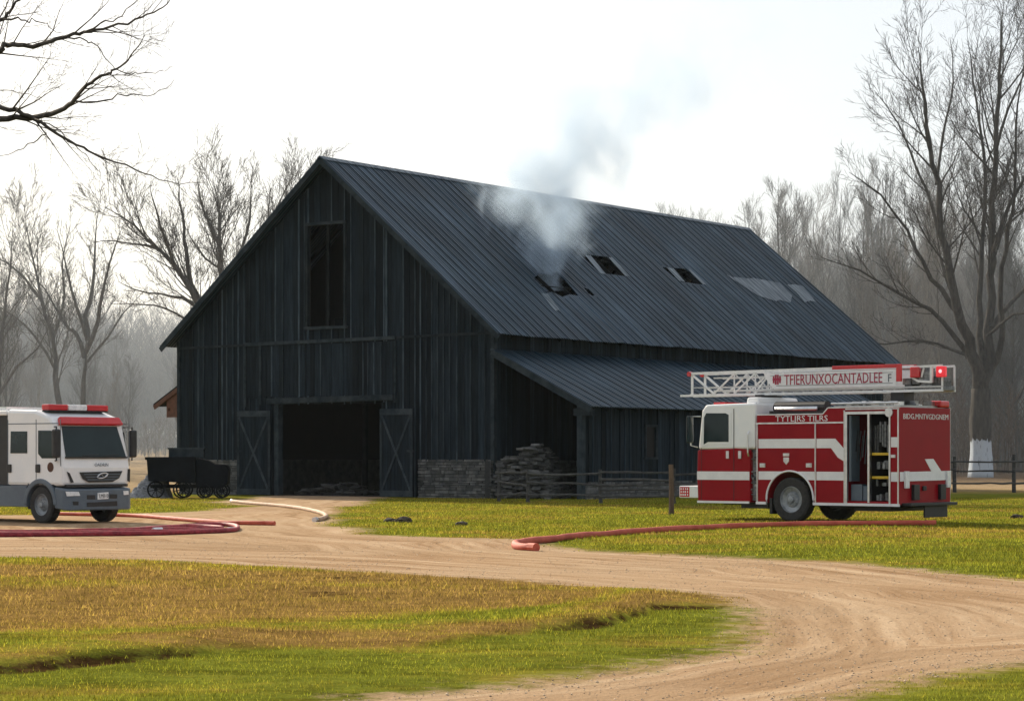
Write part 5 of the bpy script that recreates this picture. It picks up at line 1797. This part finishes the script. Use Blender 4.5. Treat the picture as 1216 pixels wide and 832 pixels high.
OL([(-30, 108), (0, 108), (30, 112), (50, 118)], .006, .002, lv=2, n=6)
tree_obj('overhanging_tree', tg, 'near bare tree whose dark branches reach in across the sky at the upper left', base)

# --- woods: a handful of tree shapes, copied
def wood_tree(seed, H, slim, rmin):
    tg = TreeGen(seed, rmin=rmin, up=.16 if slim else .13, dens=1.7, maxl=3, spread=.75)
    r = tg.r
    pts = [Vector((0, 0, -.3))]; n = 9
    p = Vector((0, 0, 0)); lean = Vector((r.uniform(-.08, .08), r.uniform(-.08, .08), 1))
    for i in range(n):
        pts.append(p.copy()); p = p + (lean + Vector((r.gauss(0, .06), r.gauss(0, .06), 0))) * (H / n)
    pts.append(p)
    r0 = H * (.010 if slim else .014)
    rad = [r0 * 1.25 * (1 - i / (len(pts) - 1)) ** 1.1 + .012 for i in range(len(pts))]
    tg.poly.append((pts, rad, 0))
    m = 24 if slim else 22
    for i in range(m):
        t_ = .22 + .76 * (i + r.random()) / m
        f = t_ * (len(pts) - 1); j = min(int(f), len(pts) - 2)
        q = f - j; p = pts[j].lerp(pts[j + 1], q)
        a = r.uniform(0, 6.283); el = r.uniform(.35, .75) if slim else r.uniform(.5, .95)
        d = Vector((math.cos(a) * math.sin(el), math.sin(a) * math.sin(el), math.cos(el)))
        L_ = H * (.30 if slim else .36) * (1.12 - t_) ** .6 * r.uniform(.7, 1.1)
        tg.grow(p, d, L_, rad[j] * r.uniform(.35, .6), 1)
    return tg

def sapling(seed, H, rmin):
    tg = TreeGen(seed, rmin=rmin, up=.12, dens=.7, maxl=3, spread=.9)
    r = tg.r
    for k in range(r.randint(3, 5)):
        a = r.uniform(0, 6.283); d = Vector((math.cos(a) * .35, math.sin(a) * .35, 1)).normalized()
        tg.grow(Vector((r.uniform(-.3, .3), r.uniform(-.3, .3), -.1)), d, H * r.uniform(.6, 1), .05, 1)
    return tg

protos = {}
def proto(kind, i):
    if (kind, i) in protos: return protos[kind, i]
    if kind == 'sapling': tg = sapling(200 + i, 4.5, .018)
    else: tg = wood_tree(100 + i + (50 if kind == 'wide' else 0), 22, kind == 'slim', .012)
    cut = 0
    tr = [q for q in tg.poly if q[2] <= cut]; cr = [q for q in tg.poly if q[2] > cut]
    mt = M['hazed_bark'] if i % 2 else M['bark']
    protos[kind, i] = ((poly_mesh(tr, 'trunk', mt) if tr else None), poly_mesh(cr, 'crown', mt))
    return protos[kind, i]

def plant(name, kind, i, x, y, s, label, group, cat='tree'):
    a, b = proto(kind, i)
    root = thing(name, label, cat, (x, y, gzf(x, y) - .05), rng.uniform(0, 6.28), group)
    root.scale = (s * rng.uniform(.9, 1.1), s * rng.uniform(.9, 1.1), s)
    for nm, me in (('trunk', a), ('crown', b)):
        if me:
            o = bpy.data.objects.new(nm, me); COL.objects.link(o); o.parent = root
    return root

rng = random.Random(77)
def pxx(px_, Y): return (px_ - 608) / 2685 * Y
# right wood: skyline given by (px, top py)
RT = [(880, 235), (905, 215), (940, 195), (975, 205), (1000, 170), (1050, 165), (1100, 160), (1160, 150), (1216, 150), (1400, 150), (1700, 160)]
def top_at(p, T): return float(np.interp(p, [q[0] for q in T], [q[1] for q in T]))
cnt = 0
for row, (Y, step) in enumerate(((168, 3.0), (182, 2.9), (198, 3.0), (216, 3.4), (238, 4.2))):
    x = pxx(890 + row * 3, Y)
    xe = pxx(1400, Y)
    while x < xe:
        y = Y + rng.uniform(-5, 5)
        p_ = 608 + x / y * 2685
        H = CAMH + (540 - top_at(p_, RT)) / 2685 * y * rng.uniform(.66, .95) - gzf(x, y)
        if row < 2: H *= rng.uniform(.45, 1.0)
        plant('bare_tree', 'slim' if rng.random() < .65 else 'wide', rng.randrange(4), x, y, H / 22,
              'slender bare grey tree in the dense wood behind the fire engine', 'bare trees of the wood on the right')
        cnt += 1
        x += step * rng.uniform(.6, 1.4)
# a few farther trees showing over the ridge
for p_, Y, top in ((800, 260, 262), (818, 265, 266), (780, 262, 268), (868, 240, 266), (884, 236, 250)):
    x = pxx(p_, Y); H = CAMH + (540 - top) / 2685 * Y - gzf(x, Y)
    plant('bare_tree', 'wide', rng.randrange(4), x, Y, H / 22, 'distant bare tree whose twig tips show above the barn roof ridge', 'distant bare trees over the ridge')
# left distance
LTt = [(-300, 330), (0, 330), (50, 350), (120, 395), (160, 400), (220, 400), (330, 390), (600, 390)]
for row, (Y, step) in enumerate(((200, 5.5), (225, 4.5), (255, 4.0), (290, 4.4))):
    x = pxx(-260, Y); xe = pxx(330, Y)
    while x < xe:
        y = Y + rng.uniform(-8, 8); p_ = 608 + x / y * 2685
        H = CAMH + (540 - top_at(p_, LTt)) / 2685 * y * rng.uniform(.75, 1.08) - gzf(x, y)
        if row == 0 and p_ > 120: H *= .75
        plant('bare_tree', 'slim' if rng.random() < .5 else 'wide', rng.randrange(4), x, y, H / 22,
              'pale bare tree in the hazy wood behind the white truck', 'bare trees of the hazy wood on the left')
        cnt += 1
        x += step * rng.uniform(.6, 1.4)

# understorey and the far wood, which read as one mass
def mass(name, label, pts, kind='stuff', mat='hazed_bark'):
    """one mesh made of many thin stems and twigs: pts = (x, y, height)"""
    V, Fq = [], []
    r = np.random.RandomState(len(pts))
    segs = []
    for (x, y, H) in pts:
        z0 = gzf(x, y) - .1
        lean = r.normal(0, .08, 2)
        top = np.array([x + lean[0] * H, y + lean[1] * H, z0 + H])
        b = np.array([x, y, z0])
        segs.append((b, top, .012 * H ** .6 + .02, .015))
        for k in range(int(5 + H * 1.1)):
            t_ = r.uniform(.2, .95)
            p = b + (top - b) * t_
            a = r.uniform(0, 6.283); l = H * r.uniform(.12, .3)
            q = p + np.array([math.cos(a) * .55, math.sin(a) * .55, .9]) * l
            segs.append((p, q, .035, .014))
            for m in range(3):
                pp = p + (q - p) * r.uniform(.3, .9); a2 = r.uniform(0, 6.283); qq = pp + np.array([math.cos(a2) * .6, math.sin(a2) * .6, .7]) * l * r.uniform(.3, .6)
                segs.append((pp, qq, .02, .010))
    S0 = np.array([s[0] for s in segs]); S1 = np.array([s[1] for s in segs]); r0 = np.array([s[2] for s in segs]); r1 = np.array([s[3] for s in segs])
    T = S1 - S0; T /= np.linalg.norm(T, axis=1)[:, None]
    A = np.cross(T, np.array([.1, 1, .05])); A /= np.linalg.norm(A, axis=1)[:, None]; B = np.cross(T, A)
    an = np.arange(3) * 2 * math.pi / 3
    ring = A[:, None, :] * np.cos(an)[None, :, None] + B[:, None, :] * np.sin(an)[None, :, None]
    V = np.concatenate([S0[:, None, :] + ring * r0[:, None, None], S1[:, None, :] + ring * r1[:, None, None]], 1).reshape(-1, 3)
    base_ = np.arange(len(segs))[:, None, None] * 6
    fq = np.array([[0, 1, 4, 3], [1, 2, 5, 4], [2, 0, 3, 5]])[None]
    Fq = (base_ + fq).reshape(-1, 4)
    me = bpy.data.meshes.new(name)
    me.vertices.add(len(V)); me.vertices.foreach_set('co', V.reshape(-1).astype(np.float32))
    me.loops.add(Fq.size); me.loops.foreach_set('vertex_index', Fq.reshape(-1).astype(np.int32))
    me.polygons.add(len(Fq)); me.polygons.foreach_set('loop_start', np.arange(0, Fq.size, 4, dtype=np.int32))
    me.update(calc_edges=True)
    a = me.attributes.new('tint', 'FLOAT', 'FACE'); a.data.foreach_set('value', np.ones(len(Fq), np.float32))
    me.materials.append(M[mat])
    o = bpy.data.objects.new(name, me); COL.objects.link(o)
    return tag(o, label, 'undergrowth' if 'under' in name else 'wood', kind=kind)
def scat(n, p0, p1, Y0, Y1, h0, h1):
    out = []
    for _ in range(n):
        y = rng.uniform(Y0, Y1); out.append((pxx(rng.uniform(p0, p1), y), y, rng.uniform(h0, h1)))
    return out
mass('undergrowth', 'brown leafless undergrowth among the trees behind the fire engine', scat(1500, 905, 1420, 160, 235, 1.5, 7), mat='bark_red')
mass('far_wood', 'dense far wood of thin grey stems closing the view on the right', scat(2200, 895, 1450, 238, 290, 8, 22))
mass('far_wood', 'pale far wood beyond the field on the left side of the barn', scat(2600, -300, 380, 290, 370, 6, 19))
mass('undergrowth', 'low grey brush along the far edge of the field on the left', scat(900, -300, 380, 215, 300, 1, 4.5))

# ------------------------------------------------------------ grass blades
def grass():
    r = np.random.RandomState(5)
    n = 420000
    y = 15.2 + (92 - 15.2) * r.rand(n) ** 1.25
    x = (r.rand(n) - .5) * 2 * (y * .2265 * 1.16 + 1.2)
    sd = road_sd(x, y)
    fl = fbm(x * 2.2, y * 2.2, 3)
    prob = sstep(-.10, .9, sd + (fl - .5) * 1.8)
    keep = r.rand(n) < prob * (1 - .9 * np.clip(soilness(x, y) * 1.4 - .2, 0, 1))
    # nothing under the barn
    bx_ = (x - BO.x) * .819 - (y - BO.y) * .574; by_ = (x - BO.x) * .574 + (y - BO.y) * .819
    keep &= ~((by_ > -.2) & (bx_ > -17.7) & (bx_ < 4.4))
    x, y, sd, fl = x[keep], y[keep], sd[keep], fl[keep]
    n = len(x)
    z = gz(x, y, sd)
    dry = dryness(x, y)
    clump = fbm(x * .9 + 70, y * .9, 3)
    sc = np.clip(y / 22, .8, 2.6)
    h = (.014 + .030 * r.rand(n) * (.3 + 1.6 * clump)) * np.clip(sc, .8, 1.5) * (.6 + .4 * sstep(0, 1.0, sd))
    w = .0055 * sc * (.6 + .8 * r.rand(n))
    a = r.rand(n) * 2 * math.pi
    la = r.rand(n) * 2 * math.pi; lean = h * (.2 + .8 * r.rand(n))
    b0 = np.stack([x - np.cos(a) * w, y - np.sin(a) * w, z - .01], -1)
    b1 = np.stack([x + np.cos(a) * w, y + np.sin(a) * w, z - .01], -1)
    tp = np.stack([x + np.cos(la) * lean, y + np.sin(la) * lean, z + h], -1)
    V = np.stack([b0, b1, tp], 1).reshape(-1, 3)
    dv = np.clip(dry + (r.rand(n) - .5) * .55, 0, 1)
    ca = np.array([[.20, .215, .022], [.30, .265, .030], [.33, .24, .042], [.31, .205, .062]])
    xs_ = np.array([0, .4, .7, 1.0])
    mot = .62 + .95 * fbm(x * 1.1 + 8, y * 2.0, 4)
    col = mot[:, None] * np.stack([np.interp(dv, xs_, ca[:, k]) for k in range(3)], -1) * (.35 + 1.1 * r.rand(n) ** 1.3)[:, None]
    cols = np.concatenate([np.repeat(col, 3, 0), np.ones((n * 3, 1))], 1)
    me = bpy.data.meshes.new('grass')
    me.vertices.add(n * 3); me.vertices.foreach_set('co', V.reshape(-1).astype(np.float32))
    me.loops.add(n * 3); me.loops.foreach_set('vertex_index', np.arange(n * 3, dtype=np.int32))
    me.polygons.add(n); me.polygons.foreach_set('loop_start', np.arange(0, n * 3, 3, dtype=np.int32))
    me.update(calc_edges=True)
    c = me.color_attributes.new('col', 'FLOAT_COLOR', 'POINT'); c.data.foreach_set('color', cols.reshape(-1).astype(np.float32))
    m = bpy.data.materials.new('grass_blade'); m.use_nodes = True
    N, L = m.node_tree.nodes, m.node_tree.links
    N.clear()
    at = N.new('ShaderNodeAttribute'); at.attribute_name = 'col'
    d = N.new('ShaderNodeBsdfDiffuse'); t = N.new('ShaderNodeBsdfTranslucent'); mx = N.new('ShaderNodeMixShader'); o_ = N.new('ShaderNodeOutputMaterial')
    mx.inputs[0].default_value = .45
    L.new(at.outputs['Color'], d.inputs['Color']); L.new(at.outputs['Color'], t.inputs['Color'])
    L.new(d.outputs[0], mx.inputs[1]); L.new(t.outputs[0], mx.inputs[2]); L.new(mx.outputs[0], o_.inputs['Surface'])
    me.materials.append(m)
    o = bpy.data.objects.new('grass', me); COL.objects.link(o)
    tag(o, 'short yellow green and ochre grass growing on both sides of the dirt road', 'grass', kind='stuff')
grass()

# ------------------------------------------------------------ smoke
hole = BM_ @ rp3(*roof_uv(652, 329))
def smoke():
    H = 19.0
    me = bpy.data.meshes.new('smoke')
    mb = MB()
    t_ = []
    def ax(z): return (SMX * z * z - .25 * z + .15 * math.sin(z * .8), -.15 * z)
    def rad(z): return 1.0 + .75 * z if z < 3.2 else 1.0 + .75 * 3.2 + .62 * (z - 3.2)
    pts, rs = [], []
    for i in range(15):
        z = H * i / 14 - .4
        pts.append((ax(max(z, 0))[0], ax(max(z, 0))[1], z)); rs.append(rad(max(z, 0)) * 1.15)
    n = 24; vs = []; fs = []
    for i, (p, r_) in enumerate(zip(pts, rs)):
        for j in range(n):
            a = 2 * math.pi * j / n; vs.append((p[0] + r_ * math.cos(a), p[1] + r_ * math.sin(a), p[2]))
    for i in range(len(pts) - 1):
        for j in range(n):
            j2 = (j + 1) % n; fs.append((i * n + j, i * n + j2, (i + 1) * n + j2, (i + 1) * n + j))
    fs.append(tuple(range(n))[::-1]); fs.append(tuple(range((len(pts) - 1) * n, len(pts) * n)))
    mb.add(vs, fs)
    m = bpy.data.materials.new('smoke'); m.use_nodes = True
    N, L = m.node_tree.nodes, m.node_tree.links; N.clear()
    out = N.new('ShaderNodeOutputMaterial'); pv = N.new('ShaderNodeVolumePrincipled')
    pv.inputs['Color'].default_value = (.60, .73, .88, 1); pv.inputs['Anisotropy'].default_value = .25
    L.new(pv.outputs[0], out.inputs['Volume'])
    tc = N.new('ShaderNodeTexCoord'); sp = N.new('ShaderNodeSeparateXYZ'); L.new(tc.outputs['Object'], sp.inputs[0])
    def mt(op, a, b=None, c=None, cl=False):
        q = N.new('ShaderNodeMath'); q.operation = op; q.use_clamp = cl
        for i, s in enumerate((a, b, c)):
            if s is None: continue
            if isinstance(s, (int, float)): q.inputs[i].default_value = s
            else: L.new(s, q.inputs[i])
        return q.outputs[0]
    z = mt('MAXIMUM', sp.outputs['Z'], 0.0)
    axx = mt('ADD', mt('MULTIPLY', mt('MULTIPLY', z, z), SMX), mt('ADD', mt('MULTIPLY', z, -.25), mt('MULTIPLY', mt('SINE', mt('MULTIPLY', z, .8)), .15)))
    dx = mt('SUBTRACT', sp.outputs['X'], axx); dy = mt('ADD', sp.outputs['Y'], mt('MULTIPLY', z, .15))
    dist = mt('SQRT', mt('ADD', mt('MULTIPLY', dx, dx), mt('MULTIPLY', dy, dy)))
    rd = mt('ADD', 1.0, mt('ADD', mt('MULTIPLY', mt('MINIMUM', z, 3.2), .75), mt('MULTIPLY', mt('MAXIMUM', mt('SUBTRACT', z, 3.2), 0.0), .62)))
    q = mt('DIVIDE', dist, rd)
    mp = N.new('ShaderNodeMapping'); mp.inputs['Scale'].default_value = (1, 1, .75); L.new(tc.outputs['Object'], mp.inputs[0])
    n1 = N.new('ShaderNodeTexNoise'); n1.inputs['Scale'].default_value = .55; n1.inputs['Detail'].default_value = 5; n1.inputs['Roughness'].default_value = .55; n1.inputs['Distortion'].default_value = .6
    L.new(mp.outputs[0], n1.inputs['Vector'])
    # soft ragged envelope
    env = mt('SUBTRACT', 1.0, mt('ADD', q, mt('MULTIPLY', mt('SUBTRACT', n1.outputs['Fac'], .52), -3.6)), cl=True)
    env = mt('MULTIPLY', env, env)
    thin = mt('POWER', 2.71828, mt('MULTIPLY', z, -.25))
    edge = mt('SUBTRACT', 1.0, mt('POWER', mt('DIVIDE', z, H - .6), 3.0), cl=True)
    side = mt('MULTIPLY', mt('SUBTRACT', 1.12, q, cl=True), 6.0, cl=True)
    den = mt('MULTIPLY', mt('MULTIPLY', mt('MULTIPLY', env, thin), mt('MULTIPLY', edge, side)), SMOKE_D)
    L.new(den, pv.inputs['Density'])
    o = mb.build('smoke', m, None); o.location = hole + Vector((-.1, .1, -.25))
    tag(o, 'thin blue white smoke rising from the hole in the barn roof and drifting right', 'smoke', kind='stuff')
SMOKE_D = 2.5
SMX = .072
smoke()

# ------------------------------------------------------------ haze
hb = MB(); hb.box(-5300, 5300, -700, 5400, -1.5, 46)
hm = bpy.data.materials.new('haze'); hm.use_nodes = True
hm.node_tree.nodes.clear()
pv = hm.node_tree.nodes.new('ShaderNodeVolumePrincipled'); ho = hm.node_tree.nodes.new('ShaderNodeOutputMaterial')
pv.inputs['Color'].default_value = (.78, .90, 1.0, 1); pv.inputs['Density'].default_value = .00006; pv.inputs['Anisotropy'].default_value = .1
hm.node_tree.links.new(pv.outputs[0], ho.inputs['Volume'])
tag(hb.build('haze', hm, None), 'pale morning haze over the field and woods', 'haze', kind='stuff')

# mist and drifted smoke lying in the woods behind the barn
mb_ = MB(); mb_.box(-260, 190, 134, 440, -1.2, 40)
mm_ = bpy.data.materials.new('mist'); mm_.use_nodes = True
N, L = mm_.node_tree.nodes, mm_.node_tree.links; N.clear()
pv = N.new('ShaderNodeVolumePrincipled'); ho = N.new('ShaderNodeOutputMaterial')
pv.inputs['Color'].default_value = (.80, .90, 1.0, 1); pv.inputs['Anisotropy'].default_value = .1
pv.inputs['Density'].default_value = .0016
L.new(pv.outputs[0], ho.inputs['Volume'])
tag(mb_.build('mist', mm_, None), 'thin pale mist lying among the woods behind the barn', 'mist', kind='stuff')

# small stones lying on the track
def gravel():
    r = np.random.RandomState(9)
    n = 36000
    y = 15.5 + 34 * r.rand(n) ** 1.4
    x = (r.rand(n) - .5) * 2 * (y * .2265 * 1.15 + 1)
    sd = road_sd(x, y)
    k = (sd < .1) & (r.rand(n) < np.clip(.25 + 1.6 * (fbm(x * .8, y * .8, 3) - .45) + np.exp(-np.abs(sd) / .6), 0, 1))
    x, y = x[k], y[k]; n = len(x)
    z = gz(x, y)
    s = .003 + .009 * r.rand(n) ** 3 + .00012 * y
    O = np.array([[1, 0, 0], [0, 1, 0], [-1, 0, 0], [0, -1, 0], [0, 0, .7], [0, 0, -.5]], float)
    V = O[None] * s[:, None, None] * (.6 + .7 * r.rand(n, 6, 1))
    a = r.rand(n) * 6.28; ca, sa = np.cos(a)[:, None], np.sin(a)[:, None]
    V = np.stack([V[..., 0] * ca - V[..., 1] * sa, V[..., 0] * sa + V[..., 1] * ca, V[..., 2]], -1)
    V += np.stack([x, y, z + s * .2], -1)[:, None]
    T = np.array([[0, 1, 4], [1, 2, 4], [2, 3, 4], [3, 0, 4], [1, 0, 5], [2, 1, 5], [3, 2, 5], [0, 3, 5]])
    Fq = (np.arange(n)[:, None, None] * 6 + T[None]).reshape(-1, 3)
    me = bpy.data.meshes.new('gravel')
    me.vertices.add(n * 6); me.vertices.foreach_set('co', V.reshape(-1).astype(np.float32))
    me.loops.add(Fq.size); me.loops.foreach_set('vertex_index', Fq.reshape(-1).astype(np.int32))
    me.polygons.add(len(Fq)); me.polygons.foreach_set('loop_start', np.arange(0, Fq.size, 3, dtype=np.int32))
    me.update(calc_edges=True)
    at = me.attributes.new('tint', 'FLOAT', 'FACE'); at.data.foreach_set('value', np.repeat(.5 + .8 * r.rand(n), 8).astype(np.float32))
    me.materials.append(pmat('gravel_stone', (.36, .26, .17), (.55, .43, .31), scale=2, rough=.9))
    o = bpy.data.objects.new('gravel', me); COL.objects.link(o)
    tag(o, 'small loose stones scattered over the dirt road', 'gravel', kind='stuff')
gravel()
